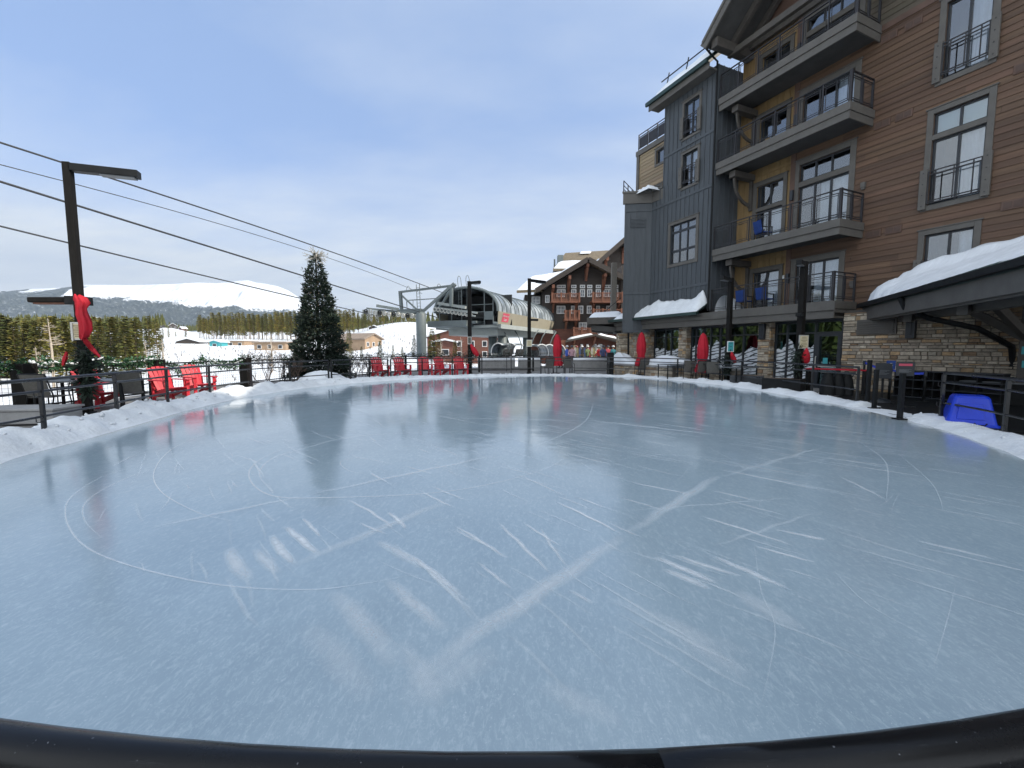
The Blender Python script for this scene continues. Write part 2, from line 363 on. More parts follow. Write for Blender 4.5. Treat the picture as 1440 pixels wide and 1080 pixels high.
# ------------------------------------------------------------------ ice
def icemat():
    m, nt, b, out = nodes('rink_ice')
    tc = N(nt, 'ShaderNodeTexCoord')
    def noise_(scale, det, rot=0, st=(1,1,1), rough=.6, dist=0.0):
        mp = N(nt, 'ShaderNodeMapping'); mp.inputs['Rotation'].default_value = (0,0,rot); mp.inputs['Scale'].default_value = st
        nt.links.new(tc.outputs['Object'], mp.inputs[0])
        n = N(nt, 'ShaderNodeTexNoise', Scale=scale, Detail=det, Roughness=rough, Distortion=dist); nt.links.new(mp.outputs[0], n.inputs['Vector']); return n.outputs[0]
    big = noise_(.22, 5.0); mid = noise_(1.1, 8.0, R(30), (1,.45,1), .7)
    fine = noise_(30, 7.0, R(-50), (1,.42,1), .8, .6); fine2 = noise_(48, 6.0, R(24), (1,.5,1), .8, .8); speck = noise_(75, 2.0)
    c = mixc(nt, ramp(nt, big, [(.32,0.0),(.68,1.0)]), (.262,.345,.412), (.335,.43,.495))
    c = mixc(nt, ramp(nt, mid, [(.42,0.0),(.78,.55)]), c, (.41,.51,.575))
    c = mixc(nt, ramp(nt, fine, [(.50,0.0),(.72,.5)]), c, (.58,.67,.72))
    c = mixc(nt, ramp(nt, fine2, [(.52,0.0),(.74,.42)]), c, (.58,.67,.72))
    c = mixc(nt, ramp(nt, speck, [(.66,0.0),(.74,.45)]), c, (.68,.76,.81))
    a = N(nt, 'ShaderNodeAttribute'); a.attribute_name = 'Col'; sp = N(nt, 'ShaderNodeSeparateColor'); nt.links.new(a.outputs[0], sp.inputs[0])
    edge = math_(nt, 'MULTIPLY', sp.outputs[0], ramp(nt, mid, [(.3,.5),(.65,1.0)]))
    c = mixc(nt, edge, c, (.50,.49,.42))
    nt.links.new(c, b.inputs['Base Color'])
    b.inputs['IOR'].default_value = 1.52; b.inputs['Specular IOR Level'].default_value = .55
    rg = math_(nt, 'ADD', ramp(nt, mid, [(.3,.015),(.75,.08)]), math_(nt, 'MULTIPLY', fine, .04)); nt.links.new(rg, b.inputs['Roughness'])
    bp = N(nt, 'ShaderNodeBump', Strength=.16, Distance=.004); nt.links.new(math_(nt, 'ADD', fine, math_(nt, 'MULTIPLY', mid, 2.0)), bp.inputs['Height'])
    bp2 = N(nt, 'ShaderNodeBump', Strength=.16, Distance=.03); nt.links.new(noise_(1.6, 2.0), bp2.inputs['Height']); nt.links.new(bp.outputs[0], bp2.inputs['Normal'])
    nt.links.new(bp2.outputs[0], b.inputs['Normal'])
    return m
b = MB(); c0 = Vector((.2,12,0)); levels = [0,.3,.6,.8,.9,.94,.965,.985,1.02]
for k, t in enumerate(levels):
    e = max(0, (t-.945)/.055)**1.6*.8
    for i in range(0, NR, 3):
        p = c0.lerp(RING[i], t); b.v.append((p.x,p.y,0)); b.c.append((min(1,e)*min(1,max(0,(RING[i].y-4)/4)),0,0,1))
n_ = NR//3; b.usec = True
for k in range(len(levels)-1):
    for i in range(n_):
        b.f.append((k*n_+i, (k+1)*n_+i, (k+1)*n_+(i+1)%n_, k*n_+(i+1)%n_)); b.m.append(0)
o = b.build('ice_rink', icemat(), recalc=True); tag(o, kind='structure')
if o.data.polygons[-1].normal.z < 0: o.data.flip_normals()

# skate lines, resurfacer tracks and frost streaks: thin films of snow lying on the ice
def scratchmat():
    m, nt, b, out = nodes('ice_scratches')
    b.inputs['Base Color'].default_value = (.92,.95,.97,1); b.inputs['Roughness'].default_value = .7
    a = N(nt, 'ShaderNodeAttribute'); a.attribute_name = 'Col'; sp = N(nt, 'ShaderNodeSeparateColor'); nt.links.new(a.outputs[0], sp.inputs[0])
    tc = N(nt, 'ShaderNodeTexCoord'); n = N(nt, 'ShaderNodeTexNoise', Scale=16.0, Detail=7.0, Roughness=.8); nt.links.new(tc.outputs['Object'], n.inputs['Vector'])
    al = math_(nt, 'MULTIPLY', sp.outputs[0], ramp(nt, n.outputs[0], [(.22,.30),(.52,1.0)]))
    t = N(nt, 'ShaderNodeBsdfTransparent'); mx = N(nt, 'ShaderNodeMixShader')
    nt.links.new(al, mx.inputs[0]); nt.links.new(t.outputs[0], mx.inputs[1]); nt.links.new(b.outputs[0], mx.inputs[2]); nt.links.new(mx.outputs[0], out.inputs[0])
    return m
sb = MB(); sb.usec = True; lay = [0]
def streak(pts, w, a, soft=True, ends=True):
    pts = [Vector((p[0],p[1],0)) for p in pts]; n = len(pts); lay[0] += 1; z = .004+.00002*(lay[0] % 170)
    base = len(sb.v)
    for i, p in enumerate(pts):
        d = (pts[min(i+1,n-1)]-pts[max(i-1,0)]).normalized(); s = Vector((-d.y,d.x,0))
        t = i/(n-1); e = math.sin(math.pi*min(max(t,0),1))**.6 if ends else 1
        for k, (off, al) in enumerate(((-1,0),(-.4,.75),(0,1),(.4,.75),(1,0))):
            q = p+s*off*w/2*(.6+.4*e); sb.v.append((q.x,q.y,z)); v = a*al*e; sb.c.append((v,v,v,1))
    for i in range(n-1):
        for k in range(4):
            q = base+i*5+k; sb.f.append((q,q+1,q+6,q+5)); sb.m.append(0)
def pxline(p0, p1, w, a, n=10, bend=0, ends=True):
    A = gp(*p0); B = gp(*p1); d = B-A; s = Vector((-d.y,d.x,0)); ph = random.random()*6
    streak([A+d*(i/n)+s*(bend*math.sin(math.pi*i/n)+.006*math.sin(ph+i*1.7)) for i in range(n+1)], w, a, ends=ends)
def arc(cx, cy, rx, ry, a0, a1, w, a, rot=0, n=60):
    pts = []
    for i in range(n+1):
        t = R(a0+(a1-a0)*i/n); x = rx*math.cos(t); y = ry*math.sin(t)
        pts.append((cx+x*math.cos(rot)-y*math.sin(rot), cy+x*math.sin(rot)+y*math.cos(rot)))
    streak(pts, w, a)
# resurfacer tracks
for p0, p1, w_, a_ in [((560,965),(880,752),.17,.34),((880,752),(1012,668),.15,.30),((200,745),(430,697),.08,.30),((430,697),(700,640),.10,.34),((400,800),(640,700),.14,.26),
                       ((1010,672),(1160,628),.1,.16),((820,590),(1010,612),.16,.30),((640,588),(830,592),.12,.24),((1150,720),(1000,770),.05,.2),((1120,700),(870,720),.04,.2)]:
    pxline(p0, p1, w_, min(1,a_*1.1), 14)
# hash streaks beside them
for p0, p1, w_, a_ in [((322,770),(352,818),.13,.42),((358,772),(392,808),.11,.36),((382,752),(415,795),.10,.55),((400,740),(448,782),.09,.6),((425,728),(452,757),.05,.5),
    ((488,703),(555,745),.05,.5),((545,720),(572,745),.06,.55),((505,735),(545,752),.04,.4),((590,690),(640,715),.04,.45),((605,683),(660,705),.04,.4),((640,740),(715,787),.05,.5),
    ((700,735),(775,808),.05,.5),((640,745),(680,765),.04,.35),((468,830),(560,942),.17,.26),((545,815),(630,890),.12,.32),((530,760),(600,800),.12,.34),((565,775),(650,838),.06,.42),
    ((590,790),(660,848),.05,.34),((670,790),(720,830),.04,.4),((780,705),(875,752),.05,.58),((812,700),(850,715),.04,.4),((735,735),(790,770),.04,.45),((760,742),(800,800),.04,.4),
    ((855,735),(905,757),.03,.42),((870,700),(930,717),.04,.4),((890,680),(980,698),.05,.42),((1010,660),(1155,690),.05,.5),((1000,690),(1065,705),.05,.45),((980,725),(1120,770),.05,.48),
    ((920,783),(1010,822),.09,.46),((945,780),(1045,812),.07,.44),((1000,782),(1110,830),.08,.46),((930,800),(1000,830),.10,.42),((1060,768),(1150,793),.05,.45),((1130,755),(1160,760),.05,.4),
    ((1010,700),(1110,727),.04,.36),((1090,745),(1165,760),.06,.42),((1130,640),(1290,660),.05,.34),((1285,760),(1400,787),.06,.34),((1170,745),(1350,800),.04,.22),((850,840),(1060,925),.16,.12),
    ((1030,830),(1130,890),.2,.22),((930,870),(1060,960),.2,.17),((700,915),(560,990),.25,.16),((430,880),(520,990),.2,.16),((620,1000),(560,900),.14,.15),((760,960),(880,1020),.16,.15),
    ((1180,670),(1250,705),.04,.4),((1235,625),(1270,632),.03,.35),((800,830),(835,850),.05,.3),((330,640),(370,655),.05,.3),((270,600),(330,590),.06,.22),((160,655),(190,640),.06,.25),
    ((480,640),(560,655),.03,.3),((565,655),(610,668),.04,.4),((600,650),(640,662),.03,.3),((700,655),(760,670),.03,.34),((520,665),(545,678),.05,.4)]:
    pxline(p0, p1, w_*.95, min(1,a_*1.2), 10, random.uniform(-.03,.03))
sr = random.Random(44)
for k in range(620):
    x, y = sr.uniform(-5.5,7.0), 1.7+sr.random()**1.3*12; a_ = R(-49+sr.gauss(0,5)); L = sr.uniform(.3,1.3)*(.45+y*.08); d = Vector((math.cos(a_),math.sin(a_),0))
    if ((x-.2)/7)**2+((y-12)/10)**2 > 1: continue
    streak([Vector((x,y,0))+d*(L*i/8)+Vector((.012*math.sin(i*1.3+k),.012*math.cos(i*1.7+k),0)) for i in range(9)], sr.uniform(.016,.05)*(.6+.05*y), sr.uniform(.14,.46)*(1.1 if x > 0 else .85)*min(1,.35+y*.12))
# skate arcs
cA = gp(330,735)
def fitarc(pxs, w_, a_):
    P = [gp(*q) for q in pxs]; pts = []
    for i in range(len(P)-1):
        a = P[max(i-1,0)]; b2 = P[i]; c2 = P[i+1]; d = P[min(i+2,len(P)-1)]
        for k in range(10):
            t = k/10; pts.append(.5*((2*b2)+(c2-a)*t+(2*a-5*b2+4*c2-d)*t*t+(3*b2-a-3*c2+d)*t**3))
    streak(pts, w_, a_)
fitarc([(250,648),(160,665),(105,695),(92,725),(115,765),(180,795),(300,822),(430,830),(520,820),(610,803)], .020, .45)
fitarc([(262,650),(190,668),(128,700),(118,730),(150,762)], .02, .4)
fitarc([(300,605),(245,630),(218,660),(225,690),(280,722),(340,735)], .02, .55)
fitarc([(500,615),(400,632),(352,660),(375,695),(470,700),(640,690),(760,662),(800,640)], .03, .5)
fitarc([(470,630),(395,640),(365,665),(390,698)], .03, .4)
fitarc([(720,605),(520,612),(430,630),(370,650)], .05, .34)
fitarc([(540,640),(482,648),(490,662),(520,668)], .02, .4)
fitarc([(835,565),(825,590),(790,612),(720,640)], .04, .3)
fitarc([(1205,620),(1245,650),(1245,715)], .016, .34)
fitarc([(1265,640),(1310,680),(1328,722)], .014, .28)
fitarc([(1060,760),(1070,830),(1090,885),(1068,1005)], .010, .25)
fitarc([(1170,800),(1220,850),(1320,905)], .01, .3)
fitarc([(830,655),(935,640),(1120,652),(1190,632)], .02, .25)
fitarc([(1345,820),(1330,880),(1310,950)], .008, .2)
for k in range(460):                                  # fine random skate cuts
    x, y = random.uniform(-6.2,7.5), random.uniform(2.2,21); r = random.uniform(1,7); a0 = random.uniform(0,360); da = random.uniform(8,45)
    if ((x-.2)/7)**2+((y-12)/9.6)**2 > 1: continue
    cx, cy = x-r*math.cos(R(a0)), y-r*math.sin(R(a0)); arc(cx, cy, r, r, a0, a0+da, random.uniform(.004,.011), random.uniform(.12,.42), n=14)
o = sb.build('ice_scratches', scratchmat()); tag(o, kind='structure')

# ------------------------------------------------------------------ snow bank round the ice
def nz(x, y, z=0, s=1.0): return noise.noise(Vector((x*s,y*s,z)))
b = MB(); rows = []
for i in range(0, NR, 1):
    p = RING[i]; nrm = NRM[i]
    left = max(0, min(1, (-p.x+1)/6)); near = max(0, 1-max(0, p.y-1.05)/4.5); far = max(0, min(1, (p.y-17.7)/4))
    lump = .5+.5*nz(p.x,p.y,3,.55); lump2 = max(0, nz(p.x,p.y,9,1.25)); l3 = nz(p.x,p.y,5,3.1)
    hgt = (.13+.17*lump*left+.20*lump2+.03*l3)*(1-.75*near)*(1-.42*far)
    if p.x > 4.5 and p.y < 14.2: hgt = (.07+.09*lump+.14*lump2)*(1-.6*near)
    # gap left clear at the rink entrance
    if p.x > 7.6 and 9.0 < p.y < 10.9: hgt *= .12
    wdt = (.75+.35*left+.25*far*lump)*(1-.3*near)
    row = []
    for t, hv in ((-.06,-.02),(-.03,.03),(0,.10),(.06,.30),(.14,.52),(.24,.74),(.34,.90),(.45,1.0),(.56,.98),(.68,.86),(.8,.62),(.9,.34),(1,.05),(1.06,-.05)):
        q = p+nrm*(t*wdt); d = .07*nz(q.x,q.y,1,2.6)+.05*max(-.2,nz(q.x,q.y,2,6))+.025*nz(q.x,q.y,4,15)
        z = max(hv*hgt + (d*min(1,hgt*5) if .05 < t < .95 else 0), -.03 if hv < .03 else .006)
        row.append((q.x+.03*nz(q.x,q.y,7,2.2), q.y+.03*nz(q.x,q.y,8,2.2), z))
    rows.append(row)
b.grid(rows, closed=True); cr = random.Random(9)
for k in range(380):                                   # crusts and broken lumps thrown up by the shovels
    i = cr.randrange(NR); p = RING[i]+NRM[i]*cr.uniform(.1,.85); row = rows[i]; z = min(row, key=lambda q: (q[0]-p.x)**2+(q[1]-p.y)**2)[2]
    if z < .03: continue
    r = cr.uniform(.015,.06)*(1.4 if cr.random() < .1 else 1)*(.5 if p.x > 4 or p.y < 7 else 1); v = [Vector((cr.uniform(-1,1),cr.uniform(-1,1),cr.uniform(-.5,1)))*r*.35+Vector(d)*r for d in ((1,0,0),(-1,0,0),(0,1,0),(0,-1,0),(0,0,.8),(0,0,-.8))]
    b.add([p+Vector((0,0,z))+q for q in v], [(0,2,4),(2,1,4),(1,3,4),(3,0,4),(2,0,5),(1,2,5),(3,1,5),(0,3,5)])
o = b.build('snow_bank', M['rimsnow'], smooth=True, recalc=True); tag(o, kind='structure')
# ------------------------------------------------------------------ deck and terrain
b = MB()
deck = [(-13,-12),(30,-12),(30,44),(16,47),(-3,34),(-8.6,27),(-11.9,18.2),(-12.7,8.9)]
b.prism([(x,y,-.6) for x, y in deck], (0,0,.57)); o = b.build('deck_pavement', M['deck']); tag(o, kind='structure')
def lerp_tab(x, tab):
    if x <= tab[0][0]: return tab[0][1]
    for (a, va), (b_, vb) in zip(tab, tab[1:]):
        if x <= b_: return va+(vb-va)*(x-a)/(b_-a)
    return tab[-1][1]
def ground(x, y):
    r = math.hypot(x, y); px = 720+FPX*x/max(y, 1e-3) if y > 0 else -999
    z = lerp_tab(r, [(0,-.7),(34,-.9),(55,-2.2),(85,-1.4),(120,.0),(170,2.0),(260,6.0),(400,13),(700,24),(1200,42)])
    k = math.exp(-((px-575)/75.0)**2) if y > 0 else 0              # snowy hillside under the lift
    z += k*lerp_tab(r, [(0,0),(60,0),(130,4.5),(260,11),(400,12),(1200,10)])
    if y > 0: z += 4.5*math.exp(-((px-248)/26.0)**2)*lerp_tab(r, [(0,0),(330,0),(430,1),(600,1),(900,0)])
    z += .5*nz(x,y,0,.03)*min(1, r/80)+1.6*nz(x,y,5,.008)*min(1,r/200)
    if px < 640 and r > 300: z -= 3*math.exp(-((px-262)/22.0)**2)
    return z
b = MB(); rows = []
for ri in [16,22,28,33,36,40,45,51,58,66,75,86,98,112,128,146,166,190,218,250,290,340,400,480,580,700,850,1050,1250]:
    rows.append([(ri*math.sin(R(a)), ri*math.cos(R(a)), ground(ri*math.sin(R(a)), ri*math.cos(R(a))) - (.8 if ri < 30 else 0)) for a in [x*.75 for x in range(-240, 241)]])
b.grid(rows); o = b.build('snowy_terrain', M['snow'], smooth=True, recalc=True); tag(o, kind='structure')
# ground sheet under everything out to the horizon
b = MB(); b.add([(-5650,-110,-12),(5650,-110,-12),(5650,4800,-12),(-5650,4800,-12)], [(0,1,2,3)]); o = b.build('ground', M['snow']); tag(o, kind='structure')

# ------------------------------------------------------------------ mountain
PROF = [(-700,452),(-420,440),(-200,428),(-60,419),(0,414),(50,408),(97,406),(117,404),(130,402),(200,402.5),(250,401),(287,399),(310,400),(330,398.5),(343,396.5),(355,396),(365,399),(380,401),(395,404),(410,410),(425,420),(445,430),(475,441),(520,452),(600,462),(720,474),(900,482)]
def mtnmat():
    m, nt, b, out = nodes('mountain_slopes')
    a = N(nt, 'ShaderNodeAttribute'); a.attribute_name = 'Col'; sp = N(nt, 'ShaderNodeSeparateColor'); nt.links.new(a.outputs[0], sp.inputs[0])
    tc = N(nt, 'ShaderNodeTexCoord'); n = N(nt, 'ShaderNodeTexNoise', Scale=.02, Detail=9.0, Roughness=.75); nt.links.new(tc.outputs['Object'], n.inputs['Vector'])
    n2 = N(nt, 'ShaderNodeTexNoise', Scale=.06, Detail=4.0); nt.links.new(tc.outputs['Object'], n2.inputs['Vector'])
    v = math_(nt, 'ADD', sp.outputs[0], math_(nt, 'MULTIPLY_ADD', n.outputs[0], 1.9, -.95))
    f = ramp(nt, v, [(.44,0.0),(.60,1.0)])
    forest = mixc(nt, ramp(nt, n2.outputs[0], [(.4,0.0),(.6,1.0)]), (.022,.036,.045), (.075,.092,.092))
    n3 = N(nt, 'ShaderNodeTexNoise', Scale=.028, Detail=7.0, Roughness=.8); nt.links.new(tc.outputs['Object'], n3.inputs['Vector'])
    forest = mixc(nt, ramp(nt, n3.outputs[0], [(.56,0.0),(.66,.75)]), forest, (.55,.60,.66))
    nt.links.new(mixc(nt, f, forest, (.70,.74,.80)), b.inputs['Base Color']); b.inputs['Roughness'].default_value = .9; b.inputs['Specular IOR Level'].default_value = .1
    return m
b = MB(); b.usec = True; YM = 3400; nc = 520; nrw = 90; vs = []
for j in range(nrw+1):
    t = j/nrw
    for i in range(nc+1):
        px = -250+1150*i/nc; py = lerp_tab(px, PROF)
        top = (490-py)/FPX*YM
        Y = YM-1500*(1-t)
        X = (px-720)/FPX*YM*(Y/YM)**.35
        ridge = 1-abs(noise.noise(Vector((px*.018, t*2.2, 3))))*1.1
        gul = noise.noise(Vector((px*.03+t*1.5, t*2.0, 8)))+.6*noise.noise(Vector((px*.08-t, t*5.0, 2)))+.45*noise.noise(Vector((px*.2, t*11.0, 6)))+.25*noise.noise(Vector((px*.5, t*24.0, 4)))
        z = top*(t**1.15)*(1+.0*ridge) + (gul*60-120*abs(noise.noise(Vector((px*.022+t*.9, t*1.3, 11))))-50*abs(noise.noise(Vector((px*.06-t*1.2, t*3.0, 12))))+40)*math.sin(math.pi*min(1,t))**.8
        yy = 490-(z)/Y*FPX
        # where the snow lies: bald summit, forest below the tree line, cleared patches
        tl = lerp_tab(px, [(-700,376),(0,391),(45,402),(60,408),(95,407),(112,402),(150,408),(160,421),(175,424),(240,422),(300,429),(360,434),(430,438),(700,450)])
        s = max(0, min(1, .5+(tl-yy)/11.0))
        def blob(cx, cy, rx, ry): return math.exp(-(((px-cx)/rx)**2+((yy-cy)/ry)**2)**2)
        s -= .75*blob(140,415,26,9)+.35*blob(210,421,16,4)+.42*blob(308,427,24,5)+.3*blob(375,432,22,6)
        s += .36*blob(110,437,80,3.5)+.30*blob(260,446,70,3.5)+.5*blob(74,410,24,5)
        s += .22*noise.noise(Vector((px*.045,yy*.16,1)))
        b.v.append((X, Y, z+CAMZ)); b.c.append((s,s,s,1))
for j in range(nrw):
    for i in range(nc):
        q = j*(nc+1)+i; b.f.append((q,q+1,q+nc+2,q+nc+1)); b.m.append(0)
o = b.build('mountain', mtnmat(), smooth=True, recalc=True); tag(o, kind='structure')
# back of the mountain, so that it is a solid ridge
b = MB(); rows = []
for t in (0,.3,.7,1): rows.append([((-250+1150*i/80-720)/FPX*(YM+1200*t), YM+1200*t, CAMZ+(490-lerp_tab(-250+1150*i/80, PROF))/FPX*YM*(1-t)-(3 if t == 0 else 0)) for i in range(81)])
b.grid(rows); o = b.build('mountain_back', M['snow'], smooth=True); tag(o, kind='structure')

# ------------------------------------------------------------------ air
def hazemat():
    m, nt, b, out = nodes('haze_air'); nt.nodes.remove(b)
    v = N(nt, 'ShaderNodeVolumePrincipled'); v.inputs['Color'].default_value = (.72,.82,.95,1); v.inputs['Density'].default_value = HAZE; v.inputs['Anisotropy'].default_value = .2
    nt.links.new(v.outputs[0], out.inputs['Volume']); return m
HAZE = 1.1e-4
b = MB(); b.box(-5800,5800,-120,4900,-13,760); o = b.build('haze', hazemat()); tag(o, kind='stuff')
# ------------------------------------------------------------------ hotel (local frame: x = away from the rink, y = along the facade, z up)
OFF = (18.5, 12, 0)
HLOC = W(18.5, 12, -.2)
hotel = thing('hotel_building', 'tall brown, mustard and grey sided hotel with stacked balconies over a stone ground floor', 'building', HLOC, A24)
def H(mb, name, m, parent=None, **k): return mb.build(name, m, parent or hotel, off=OFF, **k)
def frametop(mb, name, m, label, cat, kind=None, group=None, **k):     # a separate thing in the same frame
    o = mb.build(name, m, None, off=OFF, **k); o.location = HLOC; o.rotation_euler = (0,0,A24); return tag(o, label, cat, group, kind)

def cells(s0, s1, zb, zt, holes):
    zs = sorted({zb, zt} | {z for h in holes if h[0] < s1 and h[1] > s0 for z in (h[2], h[3]) if zb < z < zt})
    for a, b in zip(zs, zs[1:]):
        zm = (a+b)/2; segs = [(s0, s1)]
        for h in holes:
            if h[2] < zm < h[3]:
                ns = []
                for u, v in segs:
                    if h[1] <= u or h[0] >= v: ns.append((u, v)); continue
                    if h[0] > u: ns.append((u, h[0]))
                    if h[1] < v: ns.append((h[1], v))
                segs = ns
        for u, v in segs:
            if v-u > .002: yield u, v, a, b
def reveals(mb, q, holes, d=.3):
    for s0, s1, z0, z1 in holes:
        a = [(q,s0,z0),(q,s1,z0),(q,s1,z1),(q,s0,z1)]
        for i in range(4):
            p, r = a[i], a[(i+1) % 4]
            mb.add([p, r, (q+d,r[1],r[2]), (q+d,p[1],p[2])], [(0,1,2,3)])
def lap(mb, q, s0, s1, z0, z1, holes=(), pitch=.2, dep=.022):
    rnd = random.Random(int(s0*10)+int(z0*7)+3); k = 0; z = z0
    while z < z1-1e-6:
        zt = min(z+pitch, z1); s = s0; off = rnd.random()*3
        cuts = [s0]; c = s0+off
        while c < s1: cuts.append(c); c += 3.4+rnd.random()*1.2
        cuts.append(s1)
        for a, b in zip(cuts, cuts[1:]):
            if b-a < .01: continue
            g = .80+.40*rnd.random(); col = (g, g*(.97+.06*rnd.random()), g*(.95+.08*rnd.random()), 1)
            for u, v, ya, yb in cells(a+.002, b-.002, z, zt, holes):
                qa = q-dep*(1-(ya-z)/pitch); qb = q-dep*(1-(yb-z)/pitch)
                mb.add([(qa,u,ya),(qa,v,ya),(qb,v,yb),(qb,u,yb),(q+.004,u,ya),(q+.004,v,ya)], [(3,2,1,0),(0,1,5,4)], 0, col)
        z = zt
def batten(mb, q, s0, s1, z0, z1, holes=(), gap=.29, bands=()):
    for u, v, a, b in cells(s0, s1, z0, z1, holes): mb.add([(q,u,a),(q,v,a),(q,v,b),(q,u,b)], [(3,2,1,0)])
    n = int((s1-s0)/gap)
    for i in range(n+1):
        s = s0+.03+i*(s1-s0-.06)/max(n,1)
        for u, v, a, b in cells(s-.025, s+.025, z0, z1, holes):
            if v-u > .045: mb.box(q-.028, q+.002, u, v, a, b)
    for z in bands: mb.box(q-.04, q+.001, s0, s1, z, z+.13)
    reveals(mb, q, holes)

def window(s0, s1, z0, z1, q, cols, rows, curtain='half', juliet=None, trimw=.16, name='window', label=None, shade=False, tm='trim'):
    """trim ring proud of the cladding, sash bars, recessed panes, a room behind"""
    t = MB(); a = .05
    t.box(q-a, q+.02, s0-trimw, s0, z0-trimw, z1+trimw); t.box(q-a, q+.02, s1, s1+trimw, z0-trimw, z1+trimw)
    t.box(q-a-.003, q+.02, s0, s1, z1, z1+trimw); t.box(q-a-.003, q+.02, s0, s1, z0-trimw, z0)
    t.box(q-a-.03, q+.02, s0-trimw-.04, s1+trimw+.04, z1+trimw, z1+trimw+.035)
    for r in rows:
        if r[1] > .1: t.box(q-a+.01, q+.05, s0, s1, r[0]-r[1]/2, r[0]+r[1]/2)
    win = H(t, name, M[tm], bevel=.006)
    if label: win['label'] = label
    sm = MB(); qs = q+.06; f = .055
    zz = [z0]+[v for r in rows for v in ((r[0]-r[1]/2, r[0]+r[1]/2) if r[1] > .1 else (r[0], r[0]))]+[z1]
    bands = [(zz[i], zz[i+1]) for i in range(0, len(zz), 2)]
    for za, zb in bands:
        sm.box(qs, qs+.07, s0, s1, za, za+f); sm.box(qs, qs+.07, s0, s1, zb-f, zb)
        for c in [s0]+[s0+(s1-s0)*x for x in cols]+[s1-f]:
            c = min(max(c-(f/2 if s0 < c < s1-f else 0), s0), s1-f); sm.box(qs-.004, qs+.074, c, c+f, za+f, zb-f)
    H(sm, 'sash', M['sash'], win)
    p = MB(); p.add([(q+.10,s0,z0),(q+.10,s1,z0),(q+.10,s1,z1),(q+.10,s0,z1)], [(3,2,1,0)]); H(p, 'pane', M['glass'], win)
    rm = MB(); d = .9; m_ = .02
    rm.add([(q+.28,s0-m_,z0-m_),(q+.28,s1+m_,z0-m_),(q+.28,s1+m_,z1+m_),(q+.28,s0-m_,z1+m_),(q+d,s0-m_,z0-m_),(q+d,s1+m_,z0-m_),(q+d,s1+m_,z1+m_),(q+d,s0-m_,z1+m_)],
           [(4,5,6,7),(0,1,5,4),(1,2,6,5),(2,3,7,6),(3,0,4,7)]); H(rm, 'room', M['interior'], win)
    def drape(u, v, za, zb):
        cm = MB(); n = max(6, int((v-u)/.035)); ra = []
        for z in (za, zb): ra.append([(q+.22+.03*math.sin(i*1.9)+.012*math.sin(i*.7), u+(v-u)*i/n, z) for i in range(n+1)])
        cm.grid(ra); H(cm, 'curtain', M['curtain'], win, smooth=True)
    za, zb = bands[0]
    if curtain == 'right': drape(s0+.03, s0+(s1-s0)*.48, za, zb)
    elif curtain == 'part': drape(s0+.03, s0+(s1-s0)*.36, za, zb)
    elif curtain == 'two': drape(s0+.03, s0+(s1-s0)*.36, za, zb); drape(s0+(s1-s0)*.40, s0+(s1-s0)*.6, za, zb)
    elif curtain == 'all': drape(s0+.03, s1-.03, za, zb)
    if shade:
        sh = MB(); za, zb = bands[-1]; sh.add([(q+.17,s0,za),(q+.17,s1,za),(q+.17,s1,zb),(q+.17,s0,zb)], [(3,2,1,0)]); H(sh, 'roller_shade', M['shade'], win)
    if juliet:
        jz0, jz1 = juliet; j = MB()
        for sa, sb_ in ((s0-trimw-.05, s0-trimw+.15), (s1+trimw-.15, s1+trimw+.05)):
            j = MB(); j.box(q-.14, q-.052, sa, sb_, jz0-.12, jz1+.12); H(j, 'bracket_board', M[tm], win, bevel=.015)
        bl = MB()
        for sa in (s0-trimw+.05, s1+trimw-.05):
            for i in range(4): bl.box(q-.15, q-.13, sa-.015, sa+.015, jz0+i*(jz1-jz0)/3-.015, jz0+i*(jz1-jz0)/3+.015)
        u, v = s0-trimw+.15, s1+trimw-.15
        for z in (jz1+.02, jz1-.09, jz0+.06, jz0+.13): bl.box(q-.12, q-.09, u, v, z-.016, z+.016)
        for s in (u+.02, u+.2, (u+v)/2, v-.2, v-.02): bl.box(q-.118, q-.092, s-.014, s+.014, jz0+.06, jz1)
        H(bl, 'guard_rail', M['ironrail'], win)
    return win

# --- brown siding wall with its windows
Q = 18.5
WIN = [(6.53,7.72,3.6,5.45), (6.45,7.72,6.4,9.3), (6.53,7.6,10.3,12.6)]
WIN2 = [(s0-6.2, s1-6.2, z0, z1) for s0, s1, z0, z1 in WIN]+[(s0-13, s1-13, z0, z1) for s0, s1, z0, z1 in WIN]
DOORS = [(10.28,11.95,3.48,5.25), (10.12,12.0,6.38,9.3), (10.12,12.0,10.28,12.1), (10.12,12.0,13.18,15.0)]
ALL = WIN+WIN2+DOORS
b = MB(); lap(b, Q, -18, 12.3, 3.0, 12.85, [h for h in ALL if h[2] < 12.8]); reveals(b, Q, [h for h in ALL if h[2] < 12.8]); H(b, 'brown_siding', M['brown'])
b = MB(); lap(b, Q, -18, 12.3, 13.05, 19.4, [h for h in ALL if h[3] > 13.1]); reveals(b, Q, [h for h in ALL if h[3] > 13.1]); H(b, 'upper_siding', M['olive'])
b = MB(); b.box(Q-.05, Q, -18, 12.3, 12.85, 13.05); b.box(Q-.06, Q+.15, 12.16, 12.36, 3.4, 15.4); H(b, 'trim_board', M['brownplain'])
for (s0,s1,z0,z1), (jz, cur, shd, rows) in zip(WIN+WIN2, [((3.75,4.55),'part',False,()), ((6.4,7.45),'right',True,((8.55,.16),)), ((10.35,11.35),'right',False,())]*3):
    window(s0, s1, z0, z1, Q, [.5], rows, cur, juliet=jz, shade=shd)
window(*DOORS[0], Q, [.36,.68], (), 'two', name='balcony_door', trimw=.2)
window(*DOORS[1], Q, [.36,.68], ((8.5,.2),), 'two', name='balcony_door', trimw=.2)
window(*DOORS[2], Q, [.36,.68], (), 'part', name='balcony_door', trimw=.2)
